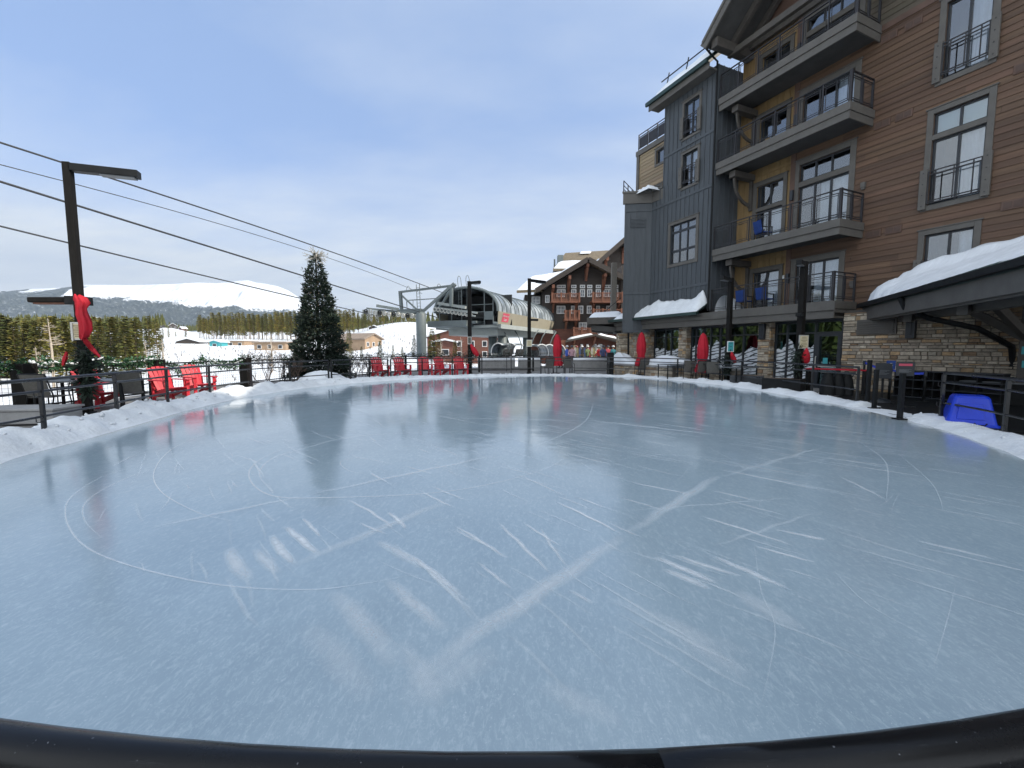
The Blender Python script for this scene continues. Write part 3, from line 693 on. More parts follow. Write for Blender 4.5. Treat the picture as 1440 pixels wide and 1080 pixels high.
window(*DOORS[3], Q, [.36,.68], ((14.4,.2),), 'part', name='balcony_door', trimw=.2)
# --- mustard wall behind the balconies
QM = 18.62
MD = [(12.75,14.0,3.48,5.2), (12.75,14.0,6.38,9.1), (12.75,14.0,10.28,12.1), (12.75,14.0,13.18,14.7)]
b = MB(); batten(b, QM, 12.36, 14.98, 3.4, 15.4, MD, bands=(5.72,9.55)); H(b, 'mustard_siding', M['mustard'])
window(*MD[0], QM, [.5], (), 'right', name='balcony_door', trimw=.17)
window(*MD[1], QM, [.5], ((8.05,.16),), 'right', name='balcony_door', trimw=.17)
window(*MD[2], QM, [.5], (), None, name='balcony_door', trimw=.17)
window(*MD[3], QM, [.5], (), None, name='balcony_door', trimw=.17)
# --- louvred vents, wall lights
for i, (s, z) in enumerate([(9.2,5.85),(8.6,5.85),(9.15,9.65),(8.53,9.65),(9.12,12.55),(8.45,12.55),(5.75,5.87),(5.75,9.67),(-.4,5.87),(-.4,9.67),(2.4,5.85),(2.4,9.65)]):
    b = MB(); b.box(Q-.045, Q-.0, s-.24, s+.24, z-.13, z+.13)
    vt = H(b, 'wall_vent', M['brownplain'], bevel=.006)
    for sx in (-.105, .105):
        b = MB(); b.box(Q-.055, Q-.046, s+sx-.085, s+sx+.085, z-.085, z+.085); g_ = H(b, 'vent_opening', M['vent'], vt)
for s, z in ((14.7,7.75),(13.6,11.0)):
    b = MB(); b.box(QM-.05, QM, s-.1, s+.1, z-.12, z+.12); H(b, 'wall_vent', M['mustard'])
for s, z, q in ((9.75,4.15,Q),(9.6,7.7,Q)):
    b = MB(); b.box(q-.12, q, s-.07, s+.07, z-.09, z+.09); b.box(q-.1, q-.02, s-.05, s+.05, z-.16, z-.091); H(b, 'wall_light', M['trim'])
for s, z in ((12.22,4.7),(12.22,8.15),(12.22,11.2),(12.22,14.0)):
    b = MB(); b.box(Q-.16, Q-.062, s-.06, s+.06, z-.2, z+.2); H(b, 'wall_light', M['sash'])
b = MB(); b.box(QM-.03, QM, 12.5, 12.68, 4.72, 4.9); H(b, 'room_number_plate', M['paperwhite'])

# --- balconies
def railing(mb, pts_q, pts_s, z, side=False):
    pass
def balcony(z, s0, s1, q0=17.0, qw=18.48, low=.55, wide=1.0):
    b = MB()
    b.box(q0+.04, qw, s0+.05, s1, z-.30, z)                                # slab
    b.box(q0-.02, q0+.04, s0, s1, z-.26, z+.02); b.box(q0+.03, q0+.09, s0+.03, s1, z-.52, z-.262)
    b.box(q0+.04, qw, s0-.0, s0+.05, z-.26, z+.02); b.box(q0+.09, qw, s0+.03, s0+.08, z-.52, z-.262)
    bal = H(b, 'balcony', M['trim'], bevel=.006)
    b = MB(); b.box(q0+.10, qw, s0+.09, s1-.01, z-.36, z-.302); H(b, 'balcony_ceiling', M['soffit'], bal)
    r = MB(); n = 6; zt = z+1.06; zb = z+.12
    def run(f, L, n):
        for i in range(n+1):
            x = L*i/n; r.beam(f(x, z), f(x, zt), .045, .045)
        r.beam(f(0, zt), f(L, zt), .06, .035)
        for zz in (zt-.13, zb): r.beam(f(.02, zz), f(L-.02, zz), .025, .025)
        for i in range(n):
            a, c = L*i/n+.09, L*(i+1)/n-.09
            for x in (a, c): r.beam(f(x, zb), f(x, zt-.13), .018, .018)
            for zz in (zt-.2, zb+.07): r.beam(f(a, zz), f(c, zz), .018, .018)
    run(lambda x, zz: (q0+.06, s0+.06+x, zz), s1-s0-.1, n)
    run(lambda x, zz: (q0+.06+x, s0+.06, zz), qw-q0-.15, 2)
    r.beam((q0+.05, s0+.05, z-.1), (q0+.05, s0+.05, zt+.02), .09, .09)
    H(r, 'railing', M['ironrail'], bal)
    # timber knee brace below
    k = MB(); zs = z-.52; sb_ = 14.25
    k.box(q0+.25, qw+.1, sb_-.16, sb_+.16, zs-.26, zs-.003)
    pts = [(18.46, sb_, zs-1.45)]
    for i in range(9):
        t = i/8*math.pi/2; pts.append((18.42-1.0*math.sin(t)**1.0*(1), sb_, zs-1.35+1.08*(1-math.cos(t))))
    for p, q_ in zip(pts, pts[1:]): k.beam(p, q_, .09, .13)
    k.beam((18.53,sb_,zs-1.6), (18.53,sb_,zs-.27), .14, .12)
    H(k, 'knee_brace', M['trimdk'], bal, bevel=.01)
    return bal
balcony(3.42, 9.58, 14.98); balcony(6.30, 9.5, 14.96); balcony(10.22, 9.4, 14.94); balcony(13.05, 9.35, 14.92)

# --- grey board and batten block
GZ = 14.65
GW = [(16.0,16.95,12.2,13.85), (16.0,16.95,9.8,11.4), (15.95,17.65,6.1,8.1)]
b = MB(); batten(b, 17.0, 15.0, 18.3, 10.3, GZ, GW[:1]+GW[1:2], bands=(11.75,))
batten(b, 17.0, 15.0, 19.1, 3.6, 10.3, GW[1:], bands=(9.28,4.75)); 
def seg_batten(p0, p1, z0, z1, bands):
    (qa, sa), (qb, sb_) = p0, p1; L = math.hypot(qb-qa, sb_-sa); d = ((qb-qa)/L, (sb_-sa)/L); nn = (-d[1], d[0])
    if nn[0]*-1 < 0 and False: nn = (-nn[0], -nn[1])
    b.add([(qa,sa,z0),(qb,sb_,z0),(qb,sb_,z1),(qa,sa,z1)], [(3,2,1,0)])
    n = int(L/.29)
    for i in range(n+1):
        x = .03+(L-.06)*i/max(n,1); p = (qa+d[0]*x, sa+d[1]*x)
        b.beam((p[0],p[1],z0), (p[0],p[1],z1), .05, .05, (d[0],d[1],0))
    for z in bands: b.beam((qa,sa,z+.065),(qb,sb_,z+.065), .08, .13)
seg_batten((17.0,19.1), (15.75,19.85), 2.6, 10.3, (9.28,4.75))
seg_batten((15.75,19.85), (21.5,22.5), 2.6, 10.3, ())
H(b, 'grey_siding', M['grey'])
b = MB(); batten(b, 17.0, 17.0, 18.7, 3.5, GZ, gap=.29)          # return wall beside the balconies, turned to face the camera
bm2 = MB()
for f, m_ in zip(b.f, b.m): bm2.f.append(f); bm2.m.append(0)
bm2.v = [(17.0+(y-17.0), 15.0+(x-17.0), z) for x, y, z in b.v]; bm2.c = b.c
H(bm2, 'grey_return_wall', M['grey'], recalc=True)
for g, cols, rows, jl in ((GW[0],[.5],(),(12.3,13.1)), (GW[1],[.5],(),(9.9,10.7))): window(*g, 17.0, cols, rows, 'right' if jl[0] < 10 else None, juliet=jl, trimw=.12)
window(*GW[2], 17.0, [.36,.66], ((6.75,.06),(7.72,.06)), None, trimw=.15)
b = MB(); b.box(15.9,16.99, 19.0, 19.3, 9.0, 9.1)
lv = MB()
for i in range(7):
    z = 8.45+i*.075; lv.beam((16.72,19.22,z),(15.98,19.66,z), .03, .05)
H(lv, 'louvre_vent', M['grey'])
# parapet of the grey terrace
b = MB()
poly = [(17.0,18.3),(16.93,19.06),(15.6,19.86),(15.72,20.0),(17.12,19.2),(17.2,18.3)]
b.prism([(q,s,9.72) for q, s in poly], (0,0,.55)); b.prism([(q+(-.06 if i < 3 else .03),s,10.272) for i, (q, s) in enumerate(poly)], (0,0,.1)); 
H(b, 'terrace_parapet', M['trim'])
b = MB(); b.prism([(17.2,18.3,10.0),(17.1,19.2,10.0),(15.75,20.0,10.0),(21,22.5,10.0),(21,18.3,10.0)], (0,0,.2)); H(b, 'terrace_floor', M['concrete'])
b = MB()
for p, q_ in (((15.7,19.95),(17.6,21.2)),):
    for k in range(4): x = k/3; b.beam((p[0]+(q_[0]-p[0])*x, p[1]+(q_[1]-p[1])*x, 10.37), (p[0]+(q_[0]-p[0])*x, p[1]+(q_[1]-p[1])*x, 11.0), .04, .04)
    for z in (11.0,10.75,10.55): b.beam((p[0],p[1],z),(q_[0],q_[1],z), .03,.03)
H(b, 'terrace_railing', M['ironrail'])
# tan block behind the terrace
b = MB(); lap(b, 18.0, 18.3, 21.55, 10.2, 13.3, [(19.35,19.95,12.25,13.0),(19.55,20.35,10.4,10.95)]); reveals(b, 18.0, [(19.35,19.95,12.25,13.0),(19.55,20.35,10.4,10.95)]); H(b, 'tan_siding', M['tan'])
b = MB(); b.box(17.93, 18.02, 21.4, 21.62, 10.2, 13.32); b.box(17.9, 18.3, 18.3, 21.66, 13.32, 13.6); b.box(18.0,22,21.55,21.61,10.2,13.3); H(b, 'tan_corner_trim', M['trim'])
window(19.35,19.95,12.25,13.0, 18.0, [], (), None, trimw=.13, tm='trim'); window(19.55,20.35,10.4,10.95, 18.0, [], (), None, trimw=.13)
for s, z in ((19.45,13.18),(20.7,10.75)):
    b = MB(); b.box(17.94,18.0, s-.2, s+.2, z-.1, z+.1); H(b, 'wall_vent', M['tanplain'])
b = MB()
for i in range(5): s = 18.4+i*.78; b.beam((18.0,s,13.6),(18.0,s,14.55), .05,.05)
for z in (14.55,14.4,13.75): b.beam((18.0,18.35,z),(18.0,21.55,z), .04,.04)
for i in range(4): b.box(18.02,18.035, 18.45+i*.78, 19.14+i*.78, 13.8, 14.36)
H(b, 'roof_terrace_railing', M['ironrail'])
# building mass behind the rooms, with roofs
b = MB(); b.box(19.6, 33, -18, 15.2, 2.0, 19.2); b.box(19.6, 32, 15.2, 18.3, 2.0, 14.4); b.box(19.6,32,18.3,21.5,2.0,13.4); b.box(18.55,33,-26.1,-17.95,0,25.5); b.box(19.6,34,-18,-9,19.1,25.4); H(b, 'rear_walls_shade_wing', M['oliveplain'])  # the two tallest boxes are an unseen wing added to shade the rink
b = MB(); b.box(18.2, 33.3, -18.4, 14.9, 19.4, 19.6); H(b, 'main_roof', M['roofgreen'])
# --- grey block roof
b = MB(); e0, e1 = (16.35, 14.62), (21.5, 18.9)
for s0, s1 in ((15.0,18.95),):
    b.prism([(e0[0],s0,e0[1]),(e1[0],s0,e1[1]),(e1[0],s0,e1[1]+.18),(e0[0],s0,e0[1]+.18)], (0,s1-s0,0))
b.box(16.25, 16.37, 15.0, 19.0, 14.56, 14.74)
gr = H(b, 'grey_roof', M['roofgreen'])
b = MB(); b.box(16.40, 16.46, 15.0, 18.9, 14.30, 14.6); b.box(16.46, 17.05, 15.0, 18.85, 14.36, 14.42); b.prism([(16.42,18.72,14.34),(21.4,18.72,18.45),(21.4,18.72,18.75),(16.42,18.72,14.62)], (0,.12,0)); H(b, 'eave_board', M['trim'])
b = MB()
for x in (.35,.6):
    p = (e0[0]+5.1*x*.35, e0[1]+4.24*x*.35+.65)
    b.tube([(p[0], 15.1, p[1]), (p[0], 18.6, p[1])], .03, 6)
for s in (15.6, 17.0, 18.3): b.beam((17.0,s,15.2),(17.2,s,16.15), .04,.04)
H(b, 'snow_guard', M['black'])
# --- gable over the balconies
b = MB(); ql, qr = 16.15, 20.5; apex = (11.4, 18.55); sl_ = .93
def rz(s): return apex[1]-abs(s-apex[0])*sl_
for s_e in (15.05, 7.75):
    b.prism([(ql, s_e, rz(s_e)), (ql, apex[0], apex[1]), (ql, apex[0], apex[1]+.26), (ql, s_e, rz(s_e)+.26)], (qr-ql, 0, 0))
H(b, 'gable_roof', M['soffit'])
b = MB()
for s_e in (15.1, 7.7):
    b.beam((ql-.03, s_e, rz(s_e)+.06), (ql-.03, apex[0], apex[1]+.06), .07, .40, (0,0,1)); b.beam((ql-.08, s_e, rz(s_e)+.24), (ql-.08, apex[0], apex[1]+.24), .06, .12)
H(b, 'bargeboard', M['trim'])
b = MB()
for s_e in (14.62, 8.2):
    b.box(ql+.12, 18.6, s_e-.16, s_e+.16, rz(s_e)-.62, rz(s_e)-.24)
    b.beam((17.4, s_e, rz(s_e)-.2), (17.4, apex[0], apex[1]-.35), .2, .26); b.beam((18.35, s_e, rz(s_e)-.2), (18.35, apex[0], apex[1]-.35), .2, .26)
b.box(18.3, 18.47, 7.9, 14.9, 15.25, 15.6); b.box(17.3,17.5,8.0,14.8,15.05-.2,15.1)
H(b, 'gable_timber', M['trimdk'], bevel=.01)
b = MB(); b.prism([(18.56,8.4,15.6),(18.56,14.4,15.6),(18.56,11.4,18.4)], (.08,0,0)); H(b, 'gable_boards', M['brownplain'])
b = MB(); b.tube([(16.1,15.0,15.15),(16.6,15.02,14.9),(17.0-.05,15.02,14.75),(16.95,15.04,3.5)], .045, 8); H(b, 'downpipe', M['black'])

# --- ground floor: fascia, storefront, stone
b = MB(); b.box(16.62, 16.68, 9.3, 21.75, 3.06, 3.38); b.box(16.68, 16.74, 9.35, 21.7, 2.78, 3.058); b.box(16.74, 17.9, 9.4, 21.65, 2.80, 2.86)
b.box(16.68, 18.5, 21.6, 21.66, 2.78, 3.38); b.box(16.74,18.45,9.45,15.0,3.0,3.06)
H(b, 'fascia', M['trim'], bevel=.006)
b = MB(); b.prism([(16.3,15.05,3.40),(16.3,21.75,3.40),(17.02,21.0,3.85),(17.02,15.05,3.85)], (0,0,.05)); b.box(16.2,16.36,15.05,21.85,3.30,3.44); H(b, 'lower_roof', M['roofgreen'])
b = MB(); b.tube([(16.28,20.4,3.35),(16.5,20.4,3.1),(16.62,20.4,2.7),(16.66,20.4,.2)], .055, 8); H(b, 'downpipe', M['black'])
def stonewall(mb, P, s0, s1, z0, z1, seed=1, quoin=False):
    """coursed rubble: every block its own box, P(u, depth, z) places it"""
    rnd = random.Random(seed); z = z0
    while z < z1-.01:
        h = min(rnd.choice((.05,.075,.09,.11,.13,.17)), z1-z)
        if z1-z-h < .05: h = z1-z
        u = s0
        while u < s1-.01:
            w = rnd.uniform(.12,.42)*(1.15 if h < .12 else .9); w = min(w, s1-u)
            if s1-u-w < .1: w = s1-u
            t = rnd.random(); g = rnd.uniform(.62,1.18)
            col = (g*1.0, g*.97, g*.93, 1) if t < .62 else ((g*1.12,g*.88,g*.62,1) if t < .76 else ((g*.72,g*.55,g*.42,1) if t < .85 else (g*1.15,g*1.15,g*1.12,1)))
            e = rnd.uniform(.012,.05); j = .006
            x0, x1, ya, yb = u+j, u+w-j, z+j, z+h-j
            f = [P(x0+.008,-e,ya+.008),P(x1-.008,-e,ya+.008),P(x1-.008,-e,yb-.008),P(x0+.008,-e,yb-.008)]; k = [P(x0,.01,ya),P(x1,.01,ya),P(x1,.01,yb),P(x0,.01,yb)]
            mb.add(f+k, [(0,1,2,3),(0,4,5,1),(1,5,6,2),(2,6,7,3),(3,7,4,0)], 0, col)
            u += w
        z += h
def stonepart(s0, s1, z0, z1, q, name='stone_wall', seed=1, depth=.5, parent=None):
    b = MB(); stonewall(b, lambda u, d, z: (q+d, u, z), s0, s1, z0, z1, seed)
    if s0 > 3: stonewall(b, lambda u, d, z: (q+u, s0+d, z), 0, depth, z0, z1, seed+50)
    o = H(b, name, M['stone'], recalc=True)
    c = MB(); c.box(q+.003, q+depth, s0+.003, s1-.003, z0, z1-.002); H(c, 'mortar', M['mortar'], o); return o
stonepart(3.9, 9.42, -.05, 2.98, 17.45, seed=3); stonepart(12.1, 12.6, -.05, 2.8, 17.25, 'stone_pillar', 5); stonepart(16.6, 17.1, -.05, 2.8, 17.25, 'stone_pillar', 8); stonepart(19.3, 21.6, -.05, 2.8, 16.95, 'stone_wall', 12, .9)
b = MB(); b.box(18.2, 18.4, -16, 3.9, 0, 3.0); b.box(17.95,18.2,3.86,3.98,0,3); b.box(17.48,18.5,3.0,9.4,2.985,3.06); H(b, 'entry_wall', M['trimdk'])
def storefront(s0, s1, mulls, door=None, seed=1):
    q = 17.6; b = MB()
    b.box(q-.05,q+.07,s0,s1,2.70,2.80); b.box(q-.05,q+.07,s0,s1,.0,.12); b.box(q-.04,q+.06,s0,s1,2.28,2.34)
    for m_ in [s0]+mulls+[s1-.09]: b.box(q-.06,q+.08,m_,m_+.07,.12,2.70)
    if door:
        b.box(q-.075,q+.06,door[0],door[1],2.16,2.28); b.box(q-.075,q+.06,door[0],door[0]+.13,0,2.16); b.box(q-.075,q+.06,door[1]-.13,door[1],0,2.16); b.box(q-.075,q+.06,door[0]+.13,door[1]-.13,0,.3)
    f = H(b, 'storefront_window', M['sash'])
    p = MB(); p.add([(q+.01,s0,0),(q+.01,s1,0),(q+.01,s1,2.75),(q+.01,s0,2.75)], [(3,2,1,0)]); H(p, 'pane', M['glassdark'], f)
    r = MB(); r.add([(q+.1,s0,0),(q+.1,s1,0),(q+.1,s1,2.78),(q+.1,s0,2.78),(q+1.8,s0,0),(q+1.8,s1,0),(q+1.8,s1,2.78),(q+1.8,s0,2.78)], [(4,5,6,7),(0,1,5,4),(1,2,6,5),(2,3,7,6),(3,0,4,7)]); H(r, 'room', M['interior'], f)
    d = MB(); rnd = random.Random(seed); n = int((s1-s0)/.14); top = []
    for i in range(n+1):
        s = s0+(s1-s0)*i/n; top.append(1.58+.30*noise.noise(Vector((s*.9,seed,0)))+.75*abs(noise.noise(Vector((s*1.7,seed,4))))+.06*rnd.random())
    for i in range(n):
        sa, sb_ = s0+(s1-s0)*i/n, s0+(s1-s0)*(i+1)/n
        if door and sb_ > door[0] and sa < door[1]: continue
        d.add([(q-.004,sa,.12),(q-.004,sb_,.12),(q-.004,sb_,top[i+1]),(q-.004,sa,top[i])], [(3,2,1,0)])
    H(d, 'mountain_film', M['film'], f)
    if door:
        h_ = MB(); h_.tube([(q-.13,door[1]-.07,.95),(q-.16,door[1]-.07,1.0),(q-.16,door[1]-.07,1.35),(q-.13,door[1]-.07,1.4)], .016, 8); H(h_, 'door_handle', M['frame'], f)
        h_ = MB(); h_.box(q-.085,q-.07,door[0]+.13,door[1]-.13,1.0,1.06); H(h_, 'push_bar', M['frame'], f)
        h_ = MB(); h_.box(q+.0,q+.008,door[1]-.42,door[1]-.25,1.12,1.34); H(h_, 'door_notice', M['teal'], f)
    return f
storefront(17.12, 19.28, [17.9,18.35,], seed=4); storefront(12.62, 16.58, [13.5,14.3,14.75,15.3,15.75,16.2], seed=7); storefront(9.45, 12.08, [10.4,10.95,11.5], door=(9.5,10.4), seed=11)
b = MB(); b.box(17.35,17.42,7.8,8.95,2.18,2.7)
for k in range(6): b.box(17.31,17.36,7.86,8.89,2.23+k*.075,2.27+k*.075)
H(b, 'louvre_vent', M['trim'])
for s, z, q in ((7.4,2.35,17.4),(12.35,2.42,17.2),(9.1,.0,0)):
    if not q: continue
    b = MB(); b.box(q-.14,q+.0,s-.12,s+.12,z-.33,z+.33); b.box(q-.16,q-.13,s-.04,s+.04,z-.24,z+.24); H(b, 'wall_light', M['sash'], bevel=.01)

# --- porch roof turned toward the rink
E1 = Vector((12.72,15.25,0)); ED = Vector((-math.sin(A24),-math.cos(A24),0)); EP = Vector((math.cos(A24),-math.sin(A24),0))     # along the eave towards the camera; up the slope
def loc(v): return (v.x*DQ.x+v.y*DQ.y, v.x*US.x+v.y*US.y, v.z)
def ER(t, r, z): return loc(E1+ED*t+EP*r+Vector((0,0,z)))
SLOPE = .40
def wall_r(t):                       # distance from the eave to the hotel wall plane
    p = E1+ED*t; return (Q-(p.x*DQ.x+p.y*DQ.y))/(EP.x*DQ.x+EP.y*DQ.y)
b = MB(); T1 = 10.5
rb = [wall_r(0), wall_r(T1)]
for z0_, th in ((3.12,.16),):
    vs = [ER(-.1,-.25,z0_), ER(T1,-.25,z0_), ER(T1,rb[1],z0_+SLOPE*rb[1]), ER(-.1,rb[0],z0_+SLOPE*rb[0])]
    b.prism(vs, (0,0,th))
for k in range(34):
    t = k*.31; r1 = min(wall_r(t), 8); b.beam(ER(t,-.27,3.12+.165), ER(t,r1,3.12+.165+SLOPE*r1), .03, .05)
porch = H(b, 'porch_roof', M['roofgreen'])
b = MB(); b.beam(ER(-.2,-.32,3.22), ER(T1,-.32,3.22), .15, .14); 
b.tube([ER(3.35,-.32,3.15),ER(3.35,-.2,2.85),ER(3.3,.35,2.55),ER(3.05,1.5,2.25),ER(2.75,2.35,1.75),ER(2.65,2.45,1.3),ER(2.65,2.45,0)], .075, 10)
H(b, 'gutter_and_downpipe', M['black'], porch)
b = MB(); b.beam(ER(-.15,-.2,2.92), ER(T1,-.2,2.92), .06, .42); b.beam(ER(-.1,.55,2.72), ER(T1,.55,2.72), .22, .3); b.beam(ER(0,-.12,2.70), ER(T1,-.12,2.70), .05,.08)
for t in (2.2,5.2,8.2): b.beam(ER(t,-.1,2.98), ER(t,4,2.98+1.3), .16, .2); b.beam(ER(t,.3,2.5),ER(t,.3,2.9),.2,.2)
H(b, 'porch_fascia', M['trim'], porch, bevel=.008)
b = MB(); vs = [ER(-.05,-.2,2.98), ER(T1,-.2,2.98), ER(T1,rb[1],2.98+SLOPE*rb[1]), ER(-.05,rb[0],2.98+SLOPE*rb[0])]; b.prism(vs, (0,0,.05)); H(b, 'porch_ceiling', M['soffit'], porch)
b = MB(); cq, cs = 16.95, 4.72
b.box(cq-.16,cq+.16,cs-.16,cs+.16,-.02,3.6); b.box(cq-.20,cq+.20,cs-.20,cs+.20,-.02,.35)
for p in ((cq,cs+1.5),(cq-1.4,cs+.4)): b.beam((cq,cs,1.9),(p[0],p[1],3.0), .16,.2)
H(b, 'porch_column', M['trimdk'], porch, bevel=.012)
b = MB(); b.box(cq-.175,cq-.162,cs-.10,cs+.10,1.55,1.75); b.box(cq-.22,cq-.162,cs-.06,cs+.06,1.2,1.38); H(b, 'column_notice', M['teal'], porch)
# --- snow lying on the roofs
def snowsheet(P, nu, nv, name, label, th, seed, edge=.15, m='snow', dr=None):
    """a sheet with a rounded, lumpy thickness; P(u, v) gives the roof surface"""
    b = MB(); top = []; 
    for i in range(nu+1):
        row = []; u = i/nu
        for j in range(nv+1):
            v = j/nv; p = Vector(P(u, v)); e = min(1, min(u, 1-u)/edge if edge else 1, v/.12, (1-v)/.10); e = max(0, e)**.5
            d = th(u, v)*e*(1+.28*noise.noise(Vector((u*9,v*3,seed)))+.14*noise.noise(Vector((u*28,v*9,seed))))
            row.append((p.x+.02*noise.noise(Vector((u*30,v*9,seed+4))), p.y, p.z+d+.004))
        top.append(row)
    b.grid(top); o = frametop(b, name, M[m], label, 'snow', 'stuff', smooth=True, recalc=True)
    return o
def porchP(u, v):
    t = .1+u*10.2; r0 = -.24+.05*(int(t/.31) % 2)+.06*noise.noise(Vector((t*2,0,0))); r1 = max(r0+.25, wall_r(t)-.03); r = r0+(r1-r0)*v
    return ER(t, r, 3.29+SLOPE*r)
snowsheet(porchP, 150, 18, 'porch_snow', 'thick smooth snow sliding down the green metal porch roof', lambda u, v: .13+.30*math.exp(-(u/.2)**2)+v*(.08+.26*math.exp(-(u/.2)**2))+.02*math.sin(u*31), 3, edge=.03, m='roofsnow')
def lowP(u, v):
    s = 15.1+6.3*u; return (16.27+.74*v, s-(.55*v*u), 3.44+.46*v)
snowsheet(lowP, 90, 10, 'lower_roof_snow', 'lumpy snow heaped on the low roof under the grey wall', lambda u, v: (.12+.34*v)*(1.05-.25*u)*(1+.35*math.sin(u*17+math.sin(u*9)*2)*v), 6, edge=.04, m='rimsnow')
def grP(u, v):
    return (16.5+4.6*v, 15.1+3.7*u, 14.84+3.82*v)
snowsheet(grP, 30, 20, 'upper_roof_snow', 'snow on the steep roof above the grey wall', lambda u, v: .26, 8, edge=.06)
b = MB(); rows = []
for i in range(13):
    a = math.pi*i/12; rows.append([(17.3+.9*k/6, 14.45-.5*math.cos(a)*(1-.2*k/6), 3.43+.75*math.sin(a)*(1-.5*(k/6)**2)) for k in range(7)])
b.grid(rows); frametop(b, 'balcony_snow', M['snow'], 'rounded snow heap on the lowest balcony beside the grey wall', 'snow', 'stuff', smooth=True, recalc=True)
def terP(u, v): return (16.2+1.4*v, 18.5+1.6*u, 10.2)
snowsheet(terP, 12, 8, 'terrace_snow', 'snow along the terrace parapet of the grey block', lambda u, v: .26, 9)
# blue balcony chairs
def bchair(s, q, z, label):
    t = thing('balcony_chair', label, 'chair', W(q, s, z-.2), A24+R(90)+random.uniform(-.3,.3), 'balcony chairs')
    b = MB(); b.box(-.24,.24,-.24,.24,.40,.45); b.build('seat', M['bluefab'], t, bevel=.01)
    b = MB(); b.prism([(-.24,.22,.45),(.24,.22,.45),(.24,.32,.92),(-.24,.32,.92)], (0,.03,0)); b.build('backrest', M['bluefab'], t, bevel=.01)
    for x in (-.24,.24):
        for y in (-.22,.24):
            b = MB(); b.beam((x,y,0),(x,y,.62 if y < 0 else .45), .03,.03); b.build('leg', M['black'], t)
        b = MB(); b.beam((x,-.24,.63),(x,.28,.63), .05,.03); b.build('armrest', M['black'], t)
bchair(13.75,17.75,3.42,'blue fabric chair on the lowest balcony, the one by the brace'); bchair(12.75,17.75,3.42,'blue fabric chair on the lowest balcony, the one nearer the sliding door'); bchair(13.0,17.8,6.3,'blue fabric chair low behind the railing of the second balcony')
# ------------------------------------------------------------------ railing round the rink
def railing_section(i0, i1, label, rails=(1.0,.81,.40), spacing=1.75, d=.5, posts=None, top_r=.027, material='rail', hooks=True, name='rink_railing'):
    n = (i1-i0) % NR; base = ringoff(i0, d)
    t = thing(name, label, 'railing', base, 0, 'railings round the ice')
    L = n*RLEN/NR; k = max(1, round(L/spacing)); off = tuple(base)
    for j in range(k+1):
        i = i0+n*j/k; p = ringoff(i, d); b = MB(); nn = NRM[int(i) % NR]; tn = Vector((-nn.y, nn.x, 0))
        b.beam(p+Vector((0,0,-.02)), p+Vector((0,0,rails[0]-.02)), .05, .05, tuple(tn))
        if hooks and j % 2 == 0 and len(rails) > 2:
            for zz in rails[1:]:
                c = p+tn*.14; b.tube([c+Vector((0,0,zz)), c+Vector((0,0,zz-.07))+nn*.0, c-tn*.05+Vector((0,0,zz-.09)), c-tn*.11+Vector((0,0,zz-.085))], .008, 5)
        b.build('post', M['rail'], t, off=off)
    for q, z in enumerate(rails):
        b = MB(); b.tube([ringoff(i0+n*m_/max(4,n//2), d, z) for m_ in range(max(4,n//2)+1)], top_r if q == 0 else .02, 12)
        b.build('rail', M[material], t, off=off, smooth=True)
    return t
iL0 = ridx(-6.6*K,4.0*K); iJ = ridx(.155,.95); iR0 = ridx(7.0*K,5.0*K)
iGa = ridx(-8.1*K,19.9*K); iGb = ridx(-6.3*K,22.6*K); iFar = ridx(3.7*K,26.65*K); iE0 = ridx(9.85*K,12.9*K); iE1 = ridx(9.35*K,9.9*K)
step = 1 if (ridx(-8.38*K,9.2*K)-ridx(-7.68*K,6.28*K)) % NR < NR/2 else -1
assert step == 1
railing_section(iL0, iGa, 'black tube railing along the near left bank in front of the tables')
railing_section((iGa+2) % NR, iGb, 'short railing with closely set posts beside the Christmas tree', spacing=.8, hooks=False)
railing_section((iGb+2) % NR, iFar, 'black railing in front of the row of five red chairs', hooks=False)
railing_section((iFar+1) % NR, iE0, 'black railing across the far right bank below the hotel windows', hooks=False)
railing_section(iE1, iR0, 'black railing on the right bank in front of the blue tub')
# near rail under the camera
def near_rail(i0, i1, label, panel=False):
    n = (i1-i0) % NR; base = ringoff(i0, .57); off = tuple(base)
    t = thing('near_railing', label, 'railing', base, 0, 'railings round the ice')
    b = MB(); b.tube([ringoff(i0+n*m_/60, .53, 1.0) for m_ in range(61)], .030, 28); b.build('top_rail', M['handrail'], t, off=off, smooth=True)
    for z in (.81,.40):
        b = MB(); b.tube([ringoff(i0+n*m_/60, .54, z) for m_ in range(61)], .02, 12); b.build('rail', M['rail'], t, off=off, smooth=True)
    k = 4
    for j in range(k+1):
        if j == (k if not panel else 0): continue
        p = ringoff(i0+n*j/k, .54); b = MB(); b.beam(p, p+Vector((0,0,.97)), .05,.05); b.build('post', M['rail'], t, off=off)
    if panel:
        a = ringoff(ridx(1.1,1.15), .62); c = ringoff(ridx(2.3,1.5), .62)
        b = MB(); b.beam(a+Vector((0,0,.86)), c+Vector((0,0,.86)), .012, .12); b.build('sign_panel', M['black'], t, off=off, bevel=.004)
        b = MB(); b.tube([a+Vector((-.0,-.01,.80)), a+Vector((0,-.01,.915)), a+Vector((.02,-.01,.925)), c+Vector((0,-.01,.925))], .0022, 6); b.build('panel_edge', M['frame'], t, off=off)
    b = MB(); p = ringoff(i0 if panel else i1, .53); q = ringoff((i0+1) if panel else (i1-1), .53); d_ = (q-p).normalized()
    if panel: b.tube([p+Vector((0,0,1.0))-d_*.0012, p+Vector((0,0,1.0))+d_*.0012], .0306, 28); b.build('joint_ring', M['frame'], t, off=off, smooth=True)
    return t
near_rail(iR0, iJ, 'glossy black handrail close up, the piece right of the joint', True)
near_rail(iJ, iL0, 'glossy black handrail close up, the piece left of the joint')

